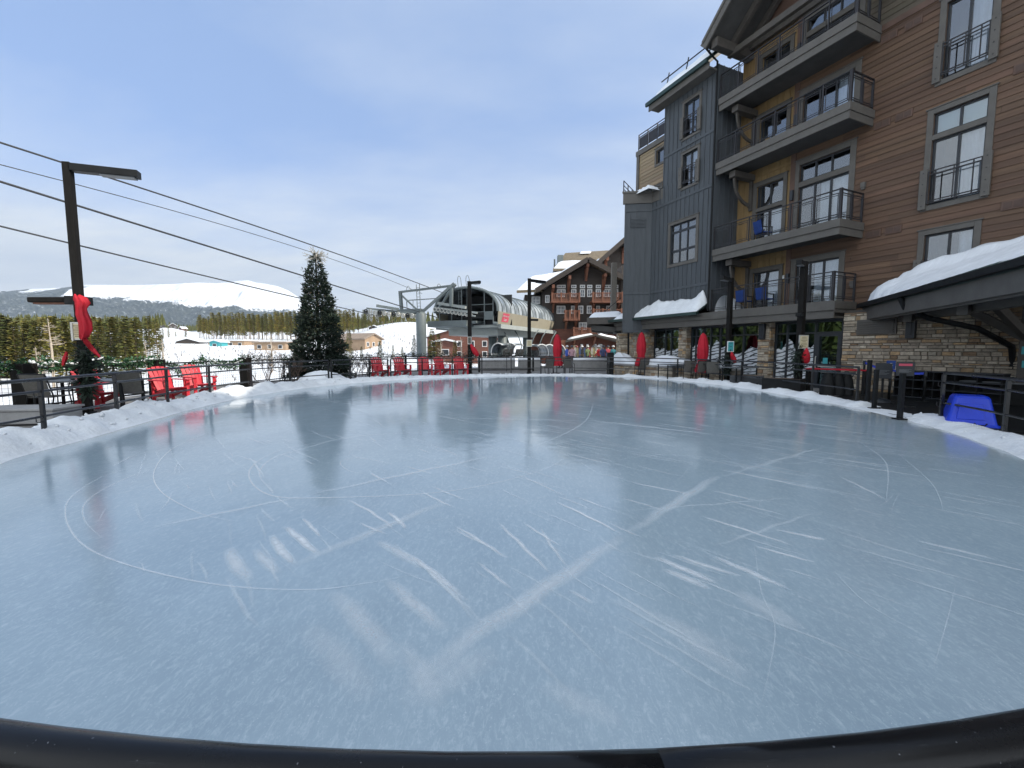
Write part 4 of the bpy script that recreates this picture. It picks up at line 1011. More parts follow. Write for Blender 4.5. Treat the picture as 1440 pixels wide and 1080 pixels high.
# gate posts at the rink entrance
for (px, py), lab in (((1219,571),'tall black gate post at the rink entrance ending the far right railing'),((1229,575),'slim black gate post beside the taller one at the rink entrance'),((1265,590),'black gate post at the rink entrance starting the blue tub railing')):
    p = gp(px, py); t = thing('gate_post', lab, 'post', p, 0)
    b = MB(); b.box(-.04,.04,-.04,.04,0,1.2 if px == 1219 else .98); b.build('upright', M['black'], t, bevel=.006)
    b = MB(); b.box(-.09,.09,-.09,.09,-.01,.03); b.build('base_plate', M['black'], t)

# ------------------------------------------------------------------ lamp posts
def lamp(x, y, h, w, armdir, arml, label, spot=None, spotdir=(-1,0), rot=0):
    t = thing('lamp_post', label, 'lamp post', (x,y,0), rot, 'square black lamp posts round the rink')
    b = MB(); b.box(-w/2,w/2,-w/2,w/2,-.02,h); b.build('post', M['blackwood'], t, bevel=.008)
    b = MB(); b.box(-w/2-.04,w/2+.04,-w/2-.04,w/2+.04,-.02,.12); b.build('base', M['black'], t, bevel=.01)
    a = Vector((armdir[0],armdir[1],0)).normalized()
    b = MB(); b.beam(a*(w/2)+Vector((0,0,h-.1)), a*arml+Vector((0,0,h-.1)), (.2 if h > 5.3 and w < .16 else .16), .15); b.build('arm', M['black'], t, bevel=.008)
    b = MB(); b.beam(a*(arml*.45)+Vector((0,0,h-.19)), a*(arml-.06)+Vector((0,0,h-.19)), .15, .03); b.build('light_panel', M['tabletop'], t)
    if spot:
        s = Vector((spotdir[0],spotdir[1],0)).normalized()
        b = MB(); b.beam(s*(w/2)+Vector((0,0,spot)), s*(.42+w/2)+Vector((0,0,spot-.01)), .16, .12); b.tube([Vector((0,0,spot))+s*w*.4, Vector((0,0,spot))+s*(w*.5+.05)], .05, 8); b.build('floodlight', M['black'], t, bevel=.015)
    return t
L1 = gp(124,580,.1)
lamp(L1.x, L1.y, 5.38, .135, (1,.12), 1.22, 'tall black lamp post hung with a long red bow at the left', rot=R(12))
L2p = at(661,523,24.3); lamp(L2p.x, 24.3, 5.25, .21, (.8,-.5), .75, 'black lamp post right of the five red chairs, in front of the lift', None)
L3p = at(744,523,24.9); lamp(L3p.x, 24.9, 5.5, .20, (.8,.6), 1.2, 'black lamp post before the tan lift panel, carrying a small notice', 3.15, (1,0))
L4p = at(1022,536,18.4); lamp(L4p.x, L4p.y, 4.48, .17, (-1,-.35), 1.0, 'black lamp post with a teal notice before the storefront', None, rot=R(24))
L5p = at(1121,553,14.5); lamp(L5p.x, L5p.y, 4.38, .18, (-1,-.35), .66, 'black lamp post nearest the storefront door, with a cream notice', 2.62, (-1,-.4), rot=R(24))
# wooden cross piece of the left lamp
t = thing('floodlight_bar', 'flat dark floodlight bar sticking out left of the tall lamp post', 'light', (L1.x,L1.y,2.52), R(8))
b = MB(); b.beam((-.88,0,0),(.12,-.0,.02), .24, .11); b.build('housing', M['blackwood'], t, bevel=.02)
b = MB(); b.beam((-.8,0,-.07),(-.1,0,-.06), .17, .03); b.build('lens', M['timber'], t)
b = MB(); b.box(-.16,.16,-.16,.16,-.09,.09); b.build('clamp', M['black'], t, bevel=.01)
def notice(p, rz, w, h, face, label, frame='frame', cat='notice', lines=6, ink='ink', head=None):
    t = thing('notice_board', label, cat, p, rz)
    b = MB(); b.box(-w/2,w/2,-.0,.035,-h/2,h/2); b.build('frame', M[frame], t, bevel=.006)
    b = MB(); b.box(-w/2+.03,w/2-.03,-.004,.0,-h/2+.035,h/2-.035); b.build('sheet', M[face], t)
    b = MB(); r = random.Random(int(w*100+h*37+p[0]*10))
    for k in range(lines):
        z = h/2-.08-(h-.15)*k/max(1,lines-1)*.95; ww = (w-.12)*r.uniform(.55,1); b.box(-ww/2,ww/2,-.008,-.0045,z-.008,z+.008)
    b.build('print', M[ink], t)
    if head:
        b = MB(); b.box(-w/2+.04,w/2-.04,-.009,-.0045,h/2-.13,h/2-.05); b.build('heading', M[head], t)
    return t
r12 = R(12)
def post_face(P, w, rot, side, z):
    v = {'f': Vector((0,-w/2-.04,0)), 'l': Vector((-w/2-.04,0,0)), 'r': Vector((w/2+.04,0,0))}[side]; v.rotate(Matrix.Rotation(rot,3,'Z')); return Vector((P.x,P.y,z))+v
notice(post_face(L1,.135,r12,'f',1.87), r12, .26, .38, 'paper', 'cream framed notice on the front of the tall lamp post with the bow')
notice(post_face(L1,.135,r12,'l',1.85), r12-R(90), .26, .38, 'paperwhite', 'framed notice on the left side of the tall lamp post, seen edge on')
notice(post_face(L3p,.2,0,'f',1.8), R(4), .32, .40, 'paper', 'small cream notice on the lamp post before the lift')
notice(post_face(L2p,.21,0,'f',1.95), 0, .22, .42, 'sling', 'narrow dark notice on the lamp post right of the five red chairs', lines=3)
notice(post_face(L4p,.17,A24,'f',1.58), R(6), .30, .46, 'teal', 'white framed teal notice on the lamp post before the storefront', frame='paperwhite', lines=3, ink='sash')
notice(post_face(L5p,.18,A24,'f',1.72), R(6), .34, .46, 'paper', 'cream notice on the lamp post nearest the storefront door', lines=7)
# ribbons and greens on the lamps
def sprays(mb, centers, n, rad, ln, wd, seed, droop=.25, tone=.35):
    rnd = random.Random(seed)
    for c in centers:
        for _ in range(n):
            d = Vector((rnd.gauss(0,1), rnd.gauss(0,1), rnd.gauss(0,.8)-droop)).normalized()
            p = Vector(c)+d*rad*rnd.random()**.5; l = ln*rnd.uniform(.6,1.3); s = d.cross(Vector((rnd.random()-.5,rnd.random()-.5,1))).normalized()*wd*rnd.uniform(.6,1.2)
            g = 1-tone+2*tone*rnd.random(); q = p+d*l
            mb.add([p-s*.5, p+d*l*.5-s, q, p+d*l*.5+s], [(0,1,2,3)], 0, (g,g,g*.95,1))
def ribbon(name, pts, widths, flats, label, parent=None, m='velvet'):
    """cloth hanging in folds: flattened cross sections with pleats"""
    b = MB(); rows = []; P = [Vector(p) for p in pts]; n = 28
    for i, p in enumerate(P):
        row = []
        for k in range(n+1):
            a = 2*math.pi*k/n; f = 1+.22*math.sin(a*6+i*.35)+.12*math.sin(a*11-i*.6)
            row.append((p.x+widths[i]*math.cos(a)*f, p.y+flats[i]*math.sin(a)*f, p.z+.02*math.sin(a*3+i)))
        rows.append(row)
    b.grid(rows); return b
def bow(P, s, label, dx=.2, dy=-.1, tail=True):
    t = thing('ribbon_bow', label, 'bow', P, 0, 'red bows on the lamp posts')
    b = ribbon('k', [(dx,dy,0),(dx+.08*s,dy,-.10*s),(dx+.13*s,dy,-.22*s),(dx+.09*s,dy,-.34*s),(dx+.10*s,dy,-.5*s),(dx+.16*s,dy,-.72*s),(dx+.17*s,dy,-.92*s),(dx+.12*s,dy,-1.08*s),(dx+.05*s,dy,-1.16*s)],
           [.06*s,.14*s,.16*s,.12*s,.13*s,.15*s,.14*s,.10*s,.05*s],[.04*s,.08*s,.09*s,.07*s,.09*s,.09*s,.09*s,.07*s,.03*s], '')
    b.build('loop', M['velvet'], t, smooth=True, recalc=True)
    for k, (ex, ez) in enumerate(((.48,-1.62),(.36,-1.46))):
        b = ribbon('k', [(dx+.08*s,dy,-1.08*s),(dx+.16*s,dy,-1.24*s),(dx+.30*s,dy,-1.42*s),(dx+ex*s,dy,ez*s)], [.03*s,.06*s,.06*s,.035*s],[.02*s,.03*s,.03*s,.02*s], '')
        b.build('tail', M['velvet'], t, smooth=True, recalc=True)
    if tail:
        b = ribbon('k', [(-.12,dy+.05,-1.5*s),(-.17,dy+.05,-1.68*s),(-.22,dy+.05,-1.85*s)],[.02,.045,.02],[.02,.03,.02],''); b.build('tail', M['velvet'], t, smooth=True, recalc=True)
    return t
bow(Vector((L1.x-.08,L1.y-.10,2.62)), .80, 'long red cloth bow hanging down the tall left lamp post', .24, -.1)
def greens(P, h, r, label, n=26, sd=1):
    b = MB(); b.usec = True; rnd = random.Random(sd); z = 0; cs = []
    while z < h: cs.append((rnd.uniform(-r,r)*.35, rnd.uniform(-r,r)*.35, z)); z += .08
    sprays(b, cs, n, r*.7, r*.8, .028, sd); b.tube([(0,0,0),(0,0,h)], r*.35, 6, col=(.5,.5,.5,1)); o = b.build('evergreen_swag', M['xmas']); o.location = P
    return tag(o, label, 'swag', 'evergreen swags tied to the lamp posts')
greens((L1.x+.12,L1.y-.08,.62), .85, .22, 'dark evergreen swag under the red bow of the tall left lamp post', 60, 3)
greens((L4p.x-.1,L4p.y-.12,.5), .75, .24, 'evergreen swag on the lamp post with the teal notice', 40, 4)
greens((L5p.x-.12,L5p.y-.12,.75), .65, .22, 'evergreen swag on the lamp post with the cream notice by the door', 40, 5)
greens((L2p.x,L2p.y-.1,.55), .9, .26, 'evergreen swag on the lamp post right of the five red chairs', 30, 6)
def smallbow(P, s, label, m='velvet', lean=.3):
    b = MB(); n = 14; rows = []
    for i, (z, w) in enumerate(((0,.02),(-.12,.09),(-.3,.15),(-.5,.17),(-.6,.13),(-.66,.05))):
        rows.append([(lean*-z*s+w*s*math.cos(2*math.pi*k/n)*(1+.15*math.sin(5*2*math.pi*k/n)), w*.6*s*math.sin(2*math.pi*k/n), z*s) for k in range(n+1)])
    b.grid(rows); o = b.build('ribbon_bow', M[m], smooth=True, recalc=True); o.location = P; return tag(o, label, 'bow', 'red bows on the lamp posts')
smallbow((L5p.x+.06,L5p.y-.26,1.52), .8, 'red cone shaped bow on the lamp post nearest the storefront door', lean=.0)
smallbow((L4p.x+.02,L4p.y-.26,1.36), .7, 'red bow under the teal notice on the lamp post before the storefront', lean=.35)
smallbow((L2p.x+.08,L2p.y-.2,1.76), 1.05, 'slanting red bow on the lamp post right of the five red chairs', lean=.5)

# ------------------------------------------------------------------ chairs and tables
def adirondack(loc, rz, label, group):
    t = thing('adirondack_chair', label, 'chair', loc, rz, group)
    def bb(n, f, m='red', **k):
        b = MB(); f(b); return b.build(n, M[m], t, bevel=.006, **k)
    def back(b):
        for i in range(5):
            x = (i-2)*.105; hh = .98-.02*abs(i-2)**2*.6; b.beam((x*.82,.18,.30),(x*1.12,.18+.34,hh), .096, .022, (0,1,.5))
        b.beam((-.26,.27,.36),(.26,.27,.36), .03,.07); b.beam((-.28,.40,.68),(.28,.40,.68), .03,.07)
    bb('backrest', back)
    def seat(b):
        for i in range(5): y = -.33+i*.115; z = .385-.03*i*.75; b.beam((-.26,y,z),(.26,y,z-.0), .10, .022)
    bb('seat', seat)
    for s in (-1,1):
        bb('armrest', lambda b: (b.box(s*.30-.065,s*.30+.065,-.40,.36,.585,.61)))
        bb('leg', lambda b: (b.box(s*.275-.045,s*.275+.045,-.36,-.33,0,.585), b.beam((s*.32,-.345,.42),(s*.32,-.30,.58),.02,.09)))
        bb('leg', lambda b: (b.beam((s*.245,-.38,.36),(s*.245,.52,.06), .03,.13), b.beam((s*.245,.30,0),(s*.245,.36,.6), .03,.08)))
    return t
adL = adirondack(gp(240,563), R(68), 'red slatted chair behind the left railing, the middle one of three', 'red slatted chairs')
p = gp(281,556); dup(adL, p, R(62), 'red slatted chair behind the left railing, farthest from the tall lamp post')
p = at(142,575,10.9); dup(adL, (p.x,p.y,0), R(75), 'red slatted chair mostly hidden behind the tall left lamp post')
for k, (px, rz_) in enumerate(((535,40),(566,38),(598,22),(622,35),(648,22))):
    p = at(px, 528, (21.9,22.5,23.1,23.5,23.8)[k]); dup(adL, (p.x,p.y,0), R(rz_), scale=1.06, label=['red slatted chair nearest the Christmas tree in the row of five','second red slatted chair from the Christmas tree in the row of five','red slatted chair in the middle of the row of five',
        'red slatted chair second from the lamp post in the row of five','red slatted chair beside the lamp post, last in the row of five'][k])
def slingchair(loc, rz, label, group='sling chairs with dark frames'):
    t = thing('sling_chair', label, 'chair', loc, rz, group)
    b = MB(); b.box(-.24,.24,-.25,.22,.40,.42); b.build('seat', M['sling'], t)
    b = MB(); b.prism([(-.24,.22,.44),(.24,.22,.44),(.25,.36,.92),(-.25,.36,.92)], (0,.015,0)); b.build('backrest', M['sling'], t)
    for s in (-1,1):
        b = MB(); b.tube([(s*.27,-.27,0),(s*.27,-.25,.62),(s*.27,.24,.62)], .015, 8); b.build('leg', M['black'], t, smooth=True)
        b = MB(); b.tube([(s*.27,.30,0),(s*.27,.20,.42),(s*.27,.37,.94)], .015, 8); b.build('leg', M['black'], t, smooth=True)
    b = MB(); b.tube([(-.27,.36,.93),(.27,.36,.93)], .015, 8); b.tube([(-.27,-.26,.41),(.27,-.26,.41)], .012,6); b.tube([(-.27,.21,.41),(.27,.21,.41)], .012,6); b.build('frame', M['black'], t, smooth=True)
    return t
def table(loc, rz, label, w=1.3, d=.85, h=.74):
    t = thing('cafe_table', label, 'table', loc, rz, 'grey topped cafe tables')
    b = MB(); b.box(-w/2,w/2,-d/2,d/2,h-.035,h); b.build('tabletop', M['tabletop'], t, bevel=.006)
    for sx in (-1,1):
        for sy in (-1,1):
            b = MB(); b.box(sx*(w/2-.07)-.025,sx*(w/2-.07)+.025,sy*(d/2-.07)-.025,sy*(d/2-.07)+.025,0,h-.036); b.build('leg', M['black'], t)
    return t
p = at(128,545,10.4); tb = table((p.x,p.y,0), R(10), 'grey cafe table beside the tall left lamp post', 1.9, .9)
p = at(70,560,9.7); sc = slingchair((p.x,p.y,0), R(185), 'sling chair nearest the left edge, seen from behind')
p = at(188,556,10.5); dup(sc, (p.x,p.y,0), R(205), 'sling chair between the tall lamp post and the red chairs')
p = at(108,545,11.2); dup(sc, (p.x,p.y,0), R(20), 'sling chair on the far side of the cafe table at the left')
# low grey bench box by the left bank
b = MB(); b.box(-1.0,.75,-.35,.35,0,.26); o = b.build('low_plinth', M['concrete'], bevel=.02); pp = gp(30,600); o.location = (pp.x-.5,pp.y+.55,0); o.rotation_euler = (0,0,R(8)); tag(o, 'low grey plinth behind the left railing near the picture edge', 'plinth')
b = MB(); b.box(-1.03,.78,-.38,.38,.262,.31); c = b.build('coping', M['concrete'], o, bevel=.01)

# ------------------------------------------------------------------ garland fence on the left
FP = [(x*.885, y*.885) for x, y in [(-14.0,9.0),(-13.05,11.4),(-12.75,15.3),(-12.05,19.3),(-9.6,24.4),(-7.3,29.3),(-2.4,31.2),(1.6,32.3)]]
gf = thing('wire_fence', 'black wire mesh fence behind the red chairs with dark wooden posts', 'fence', (-11.28,13.54,0))
off = (-11.28,13.54,0)
for k, (x, y) in enumerate(FP):
    big = k in (1,2,3); w = .16 if big else .06; b = MB(); b.box(x-w,x+w,y-w,y+w,-.3,1.14 if big else 1.1); b.build('post', M['blackwood'] if big else M['black'], gf, off=off, bevel=.008)
    if k < len(FP)-1:
        q = FP[k+1]; A = Vector((x,y,0)); B = Vector((q[0],q[1],0)); L = (B-A).length; b = MB()
        for z in (1.02,.12): b.beam(A+Vector((0,0,z)), B+Vector((0,0,z)), .045,.045)
        nn = int(L/1.4)
        for j in range(1, nn): c = A.lerp(B, j/nn); b.beam(c, c+Vector((0,0,1.02)), .03,.03)
        for j in range(int(L/.10)): c = A.lerp(B, j/(L/.10)); b.beam(c+Vector((0,0,.12)), c+Vector((0,0,1.0)), .005,.005)
        for z in range(9): b.beam(A+Vector((0,0,.2+z*.095)), B+Vector((0,0,.2+z*.095)), .005,.005)
        b.build('wire_panel', M['black'], gf, off=off)
glab = ['evergreen garland with fairy lights from the left edge to the first dark post','evergreen garland with fairy lights behind the tall left lamp post','evergreen garland draped behind the two red chairs at the left','dark garland on the fence just left of the Christmas tree',
        'dark garland on the fence right of the Christmas tree','long dark garland on the fence behind the row of five red chairs','dark garland on the fence behind the lamp post right of the five chairs']
for k in range(len(FP)-1):
    A = Vector(FP[k]+(0,)); B = Vector(FP[k+1]+(0,)); L = (B-A).length; b = MB(); b.usec = True; lt = MB(); cs = []; rnd = random.Random(k)
    n = int(L/.07); sag = .30 if k == 2 else .07
    for j in range(n):
        u = j/n; cs.append(A.lerp(B,u)+Vector((rnd.gauss(0,.05),rnd.gauss(0,.05),1.13-sag*math.sin(math.pi*((u*2)%1))+rnd.gauss(0,.05))))
    sprays(b, cs, 44 if k < 3 else 16, .11, .10, .022, k+20, 0)
    g = b.build('garland', M['garland'] if k < 3 else M['xmas'], off=tuple(A)); g.location = A; tag(g, glab[k], 'garland', 'garlands on the wire fence')
    for j in range(0, n, 3): c = cs[j]+Vector((rnd.gauss(0,.09),-.09,rnd.gauss(0,.08))); lt.box(c.x-.011,c.x+.011,c.y-.011,c.y+.011,c.z-.011,c.z+.011)
    lt.build('fairy_lights', M['white'], g, off=tuple(A))['kind'] = 'stuff'
    s = MB(); s.tube([c+Vector((0,.02,.07)) for c in cs[::4]], [.012+.05*rnd.random()**2 for _ in cs[::4]], 6)
    if k < 3: s.build('snow_cap', M['snow'], g, off=tuple(A), smooth=True)

# ------------------------------------------------------------------ Christmas tree
xm = thing('christmas_tree', 'tall dark artificial fir with a silver burst on top beside the railing', 'tree', (-9.15,20.3,0))
rnd = random.Random(5); b = MB(); b.usec = True; Ht = 6.0
for i in range(15000):
    h = 1-math.sqrt(rnd.random()); z = .15+h*(Ht-.25); rr = (1.28*(1-h)**.92+.10)*(1+.13*math.sin(z*9+.7*math.sin(z*3)))
    a = rnd.uniform(0,2*math.pi); rr *= 1+.10*noise.noise(Vector((math.cos(a)*2,math.sin(a)*2,z*1.6))); q = rnd.random()**.35
    p = Vector((math.cos(a)*rr*q, math.sin(a)*rr*q, z)); d = Vector((math.cos(a+rnd.gauss(0,.5)),math.sin(a+rnd.gauss(0,.5)),rnd.gauss(.15,.45))).normalized()
    l = rnd.uniform(.10,.24); s = d.cross(Vector((rnd.gauss(0,1),rnd.gauss(0,1),1))).normalized()*rnd.uniform(.022,.045); g = rnd.uniform(.5,1.5)
    b.add([p-s*.4, p+d*l*.5-s, p+d*l, p+d*l*.5+s], [(0,1,2,3)], 0, (g,g,g,1))
for i in range(70):
    h = rnd.random()**1.3*.9; z = .2+h*Ht*.9; a = rnd.uniform(0,6.28); rr = 1.28*(1-z/Ht)**.92+.05; p = Vector((math.cos(a)*rr*.8,math.sin(a)*rr*.8,z)); d = Vector((math.cos(a),math.sin(a),.15))
    sprays(b, [p+d*(.1*j) for j in range(4)], 9, .06, .16, .035, i+400, 0)
b.build('crown', M['xmas'], xm)
b = MB(); b.tube([(0,0,-.1),(0,0,Ht-.3)], [.12,.03], 8); b.build('trunk', M['blackwood'], xm)
b = MB()
for i in range(300):
    h = rnd.random()**1.2; z = .3+h*(Ht-.9); a = rnd.uniform(0,6.28); rr = (1.28*(1-z/Ht)**.92+.12); c = (math.cos(a)*rr,math.sin(a)*rr,z); e = .010; b.box(c[0]-e,c[0]+e,c[1]-e,c[1]+e,c[2]-e,c[2]+e)
b.build('fairy_lights', M['tanplain'], xm)['kind'] = 'stuff'
b = MB()
for i in range(46):
    d = Vector((rnd.gauss(0,1),rnd.gauss(0,1),rnd.gauss(.35,.7))).normalized(); p = Vector((0,0,Ht-.28)); l = rnd.uniform(.3,.62); q = p+d*l
    b.tube([p+d*.05, p+d*l*.5+Vector((rnd.gauss(0,.03),rnd.gauss(0,.03),.02)), q], [.014,.012,.006], 4)
    for k in range(3): e = p+d*l*rnd.uniform(.5,.95); f = (d+Vector((rnd.gauss(0,.7),rnd.gauss(0,.7),rnd.gauss(0,.7)))).normalized(); b.tube([e,e+f*.13],[.009,.005],4)
b.build('star_burst', M['silver'], xm)
b = MB(); b.usec = True; rows = []
for i in range(17):
    a = 2*math.pi*i/16; rows.append([(math.cos(a)*r*(1+.2*math.sin(a*3)), math.sin(a)*r*.8, z+.05*nz(a,r,1,3)) for r, z in ((1.15,-.02),(.95,.22),(.6,.42),(.25,.52),(.01,.55))])
b.grid(rows); o = b.build('snow_mound', M['snow'], smooth=True, recalc=True); o.location = (-8.25,18.4,0); o.scale = (1.0,.75,1.0); tag(o, 'rounded snow heap in front of the Christmas tree', 'snow heap', kind='stuff')
# bare shrubs round the tree
def twigs(mb, p, d, l, r, dep, rnd, spread=.55, up=.25):
    q = Vector(p)+Vector(d)*l; mid = Vector(p).lerp(q,.5)+Vector((rnd.gauss(0,.04),rnd.gauss(0,.04),0))*l
    mb.tube([p, mid, q], [r, r*.85, r*.65], 4)
    if dep == 0: return
    for k in range(3 if dep > 1 else 4):
        e = Vector(p).lerp(q, rnd.uniform(.4,1)); f = (Vector(d)+Vector((rnd.gauss(0,spread),rnd.gauss(0,spread),rnd.gauss(up,spread*.6)))).normalized(); twigs(mb, e, f, l*rnd.uniform(.5,.8), r*.6, dep-1, rnd, spread, up)
for k, (px, Y, h, lab) in enumerate(((372,20.5,1.5,'bare brown shrub left of the Christmas tree, nearest the dark post'),(398,21.5,1.5,'bare brown shrub touching the left of the Christmas tree'),(416,20.6,1.1,'low tangled bare shrub at the foot of the Christmas tree'),(352,21.5,1.7,'thin bare sapling behind the railing by the dark post'),(505,24.5,1.2,'bare shrub right of the Christmas tree, next to the gate'),(520,25.5,1.2,'bare shrub nearest the first of the five red chairs'),(487,24,1.0,'small bare shrub against the right side of the Christmas tree'))):
    c = at(px,530,Y*.9); b = MB(); rnd = random.Random(k+60)
    for j in range(6 if k != 3 else 3): twigs(b, Vector((rnd.gauss(0,.12),rnd.gauss(0,.12),0)), Vector((rnd.gauss(0,.28),rnd.gauss(0,.28),1)).normalized(), h*.5, .016, 3, rnd)
    o = b.build('bare_shrub', M['twig']); o.location = (c.x,c.y,0); tag(o, lab, 'shrub', 'bare shrubs by the Christmas tree')

# ------------------------------------------------------------------ terrace by the storefront
def umbrella(loc, label, h=2.75):
    t = thing('closed_umbrella', label, 'umbrella', loc, 0, 'closed red umbrellas')
    b = MB(); rows = []; n = 24; sd = loc[0]
    for z, r in ((h-.02,.03),(h-.12,.11),(h-.35,.17),(h-.7,.22),(h-1.05,.23),(h-1.3,.17),(h-1.45,.21),(h-1.7,.30),(h-1.85,.29)):
        rows.append([(r*math.cos(2*math.pi*k/n)*(1+.18*math.sin(8*2*math.pi*k/n+z*2)+.1*math.sin(3*2*math.pi*k/n+sd)), r*math.sin(2*math.pi*k/n)*(1+.18*math.sin(8*2*math.pi*k/n+z*2)), z) for k in range(n+1)])
    b.grid(rows); b.build('canopy', M['redfab'], t, smooth=True, recalc=True)
    b = MB(); b.tube([(0,0,0),(0,0,h+.06)], .022, 8); b.build('pole', M['black'], t)
    b = MB(); b.tube([(0,0,0),(0,0,.08),(0,0,.1)], [.32,.32,.06], 16); b.build('base', M['black'], t)
    b = MB(); b.tube([(.19*math.cos(a*.524),.19*math.sin(a*.524),h-1.32) for a in range(12)], .02, 6, True); b.build('tie', M['redfab'], t)
    return t
p = at(783,520,24.9); umbrella((p.x,p.y,0), 'closed red umbrella in front of the lift, left of the crowd', 2.35)
p = at(901,520,23.4); umbrella((p.x,p.y,0), 'closed red umbrella against the stone wall at the left end of the storefront', 2.4)
p = at(987,520,19.6); umbrella((p.x,p.y,0), 'closed red umbrella in front of the middle storefront window', 2.22)
# stone planter wall with snow
plw = thing('planter_wall', 'low stone planter wall topped with snow before the storefront', 'wall', W(15.6,17,-.1), A24)
for (s0,s1,q) in ((13.2,16.2,16.25),(16.2,21.6,16.0)):
    b = MB(); stonewall(b, lambda u, d, z: (q+d-15.6, u-17, z), s0, s1, -.05, .62, int(s0)); b.build('stone_face', M['stone'], plw, recalc=True)
    b = MB(); b.box(q-15.6+.004,q-15.6+.8,s0-17,s1-17,-.05,.62); b.build('core', M['mortar'], plw)
    b = MB(); b.box(q-15.6-.06,q-15.6+.85,s0-17-.02,s1-17+.02,.622,.70); b.build('coping', M['concrete'], plw, bevel=.012)
def planP(u, v):
    s = 13.3+8.2*u; q = (16.05 if s > 16.2 else 16.3); return (q+.75*v, s, .81)
snowsheet(planP, 90, 12, 'planter_snow', 'snow heaped along the stone planter wall', lambda u, v: .12+.36*math.exp(-((u-.45)/.16)**2)+.48*math.exp(-((u-.9)/.09)**2)+.1*math.exp(-((u-.1)/.06)**2), 15, edge=.03)
# dark sling chairs and tables on the terrace
for k, (px, Y, rz_, lab) in enumerate(((902,23.2,190,'dark sling chair under the umbrella at the left end of the storefront'),(968,20.2,170,'dark sling chair left of the middle storefront umbrella'),(984,19.5,185,'dark sling chair under the middle storefront umbrella'),
      (800,24.8,160,'dark sling chair right of the umbrella before the lift'),(770,24.7,200,'dark sling chair left of the umbrella before the lift'),(1003,18.8,150,'dark sling chair beside the lamp post with the teal notice'))):
    p = at(px,520,Y); dup(sc, (p.x,p.y,0), R(rz_), lab)
for px, Y, lab in ((945,21.1,'cafe table between the two storefront umbrellas'),(786,25.4,'cafe table under the umbrella before the lift'),(1040,17.6,'cafe table before the storefront, right of the teal notice')):
    p = at(px,520,Y); dup(tb, (p.x,p.y,0), R(20), lab, scale=(.62,.9,1))
p = at(1052,539,17.0); b = MB(); b.box(-.6,.6,-.28,.28,0,.42); o = b.build('planter_box', M['sash'], bevel=.015); o.location = (p.x+.1,p.y+.3,0); o.rotation_euler = (0,0,R(-30)); tag(o, 'low dark planter box right of the teal notice lamp post', 'planter')
b = MB(); b.box(-.55,.55,-.23,.23,.36,.424); c = b.build('soil', M['bark'], o)
p = gp(1098,552); b = MB(); b.box(-.6,.6,-.28,.28,0,.46); o = b.build('planter_box', M['black'], bevel=.015); o.location = (p.x+.3,p.y+.35,0); o.rotation_euler = (0,0,R(-50)); tag(o, 'black planter box at the foot of the lamp post nearest the door', 'planter')
b = MB(); b.box(-.55,.55,-.23,.23,.4,.464); c = b.build('soil', M['bark'], o)
p = at(858,520,24.6); b = MB(); b.box(-.17,.17,-.17,.17,0,1.22); o = b.build('bollard', M['black'], bevel=.02); o.location = (p.x,p.y,0); tag(o, 'thick black square bollard left of the stone planter', 'bollard'); b = MB(); b.box(-.19,.19,-.19,.19,1.222,1.27); b.build('cap', M['black'], o)
# counter with red top, chairs below
p = at(1176,519,14.3); ct = thing('counter_table', 'long counter with a red top by the storefront door', 'table', (p.x,p.y,0), R(-52))
b = MB(); b.box(-.85,.85,-.27,.27,.78,.82); b.build('tabletop', M['redfab'], ct, bevel=.01)
for sx in (-.78,.78):
    b = MB(); b.box(sx-.04,sx+.04,-.2,.2,0,.779); b.build('leg', M['black'], ct)
for k, (px, lab) in enumerate(((1163,'black skate aid under the counter, nearest the storefront door'),(1177,'black skate aid under the middle of the counter'),(1189,'black skate aid under the counter, nearest the stone wall'))):
    p = at(px,555,13.5); t = thing('skate_aid', lab, 'skate aid', (p.x,p.y,0), R(-30), 'skating aids stored under the counter')
    b = MB(); rows = []
    for z, w_ in ((.02,.2),(.25,.21),(.5,.17),(.68,.12),(.78,.05)): rows.append([(w_*math.cos(2*math.pi*j/14), .8*w_*math.sin(2*math.pi*j/14)+.05*z, z) for j in range(15)])
    b.grid(rows); b.build('body', M['black'], t, smooth=True, recalc=True)
    b = MB(); b.tube([(-.14,0,.62),(-.2,-.12,.74),(.2,-.12,.74),(.14,0,.62)], .018, 6); b.build('handle', M['sash'], t)
# queue stanchions and signs at the entrance
def stanchion(p, label, h):
    t = thing('queue_post', label, 'queue post', p, 0, 'belt queue posts')
    b = MB(); b.tube([(0,0,.03),(0,0,h)], .032, 12); b.build('pole', M['black'], t, smooth=True)
    b = MB(); b.tube([(0,0,0),(0,0,.025),(0,0,.04)], [.17,.17,.05], 18); b.build('base', M['black'], t)
    b = MB(); b.tube([(0,0,h-.14),(0,0,h)], .042, 12); b.build('belt_head', M['sash'], t); return Vector(p)+Vector((0,0,h-.06))
S = []
for (px, py, Y), lab in zip(((1216,507,13.6),(1253,517,12.3),(1302,522,12.0)), ('belt queue post by the gate, farthest left','belt queue post in the middle with a small blue sign','belt queue post beside the dark cubby rack')):
    p = at(px,py,Y); S.append(stanchion((p.x,p.y,0), lab, p.z))
for k in range(2):
    b = MB(); n = 10; rows = []
    for i in range(n+1):
        c = S[k].lerp(S[k+1], i/n)-Vector((0,0,.05*math.sin(math.pi*i/n))); rows.append([c+Vector((0,0,.03)), c-Vector((0,0,.03))])
    b.grid(rows); o = b.build('queue_belt', M['blue']); o.modifiers.new('Solid','SOLIDIFY').thickness = .004; tag(o, ['blue belt from the left queue post to the middle one','blue belt from the middle queue post to the one by the cubby rack'][k], 'belt', 'blue queue belts')
p = at(1253,513,12.2); notice((p.x,p.y,p.z), R(-35), .20, .24, 'bluefab', 'small blue sign above the middle queue post', frame='bluefab', lines=4, ink='paperwhite', cat='sign')
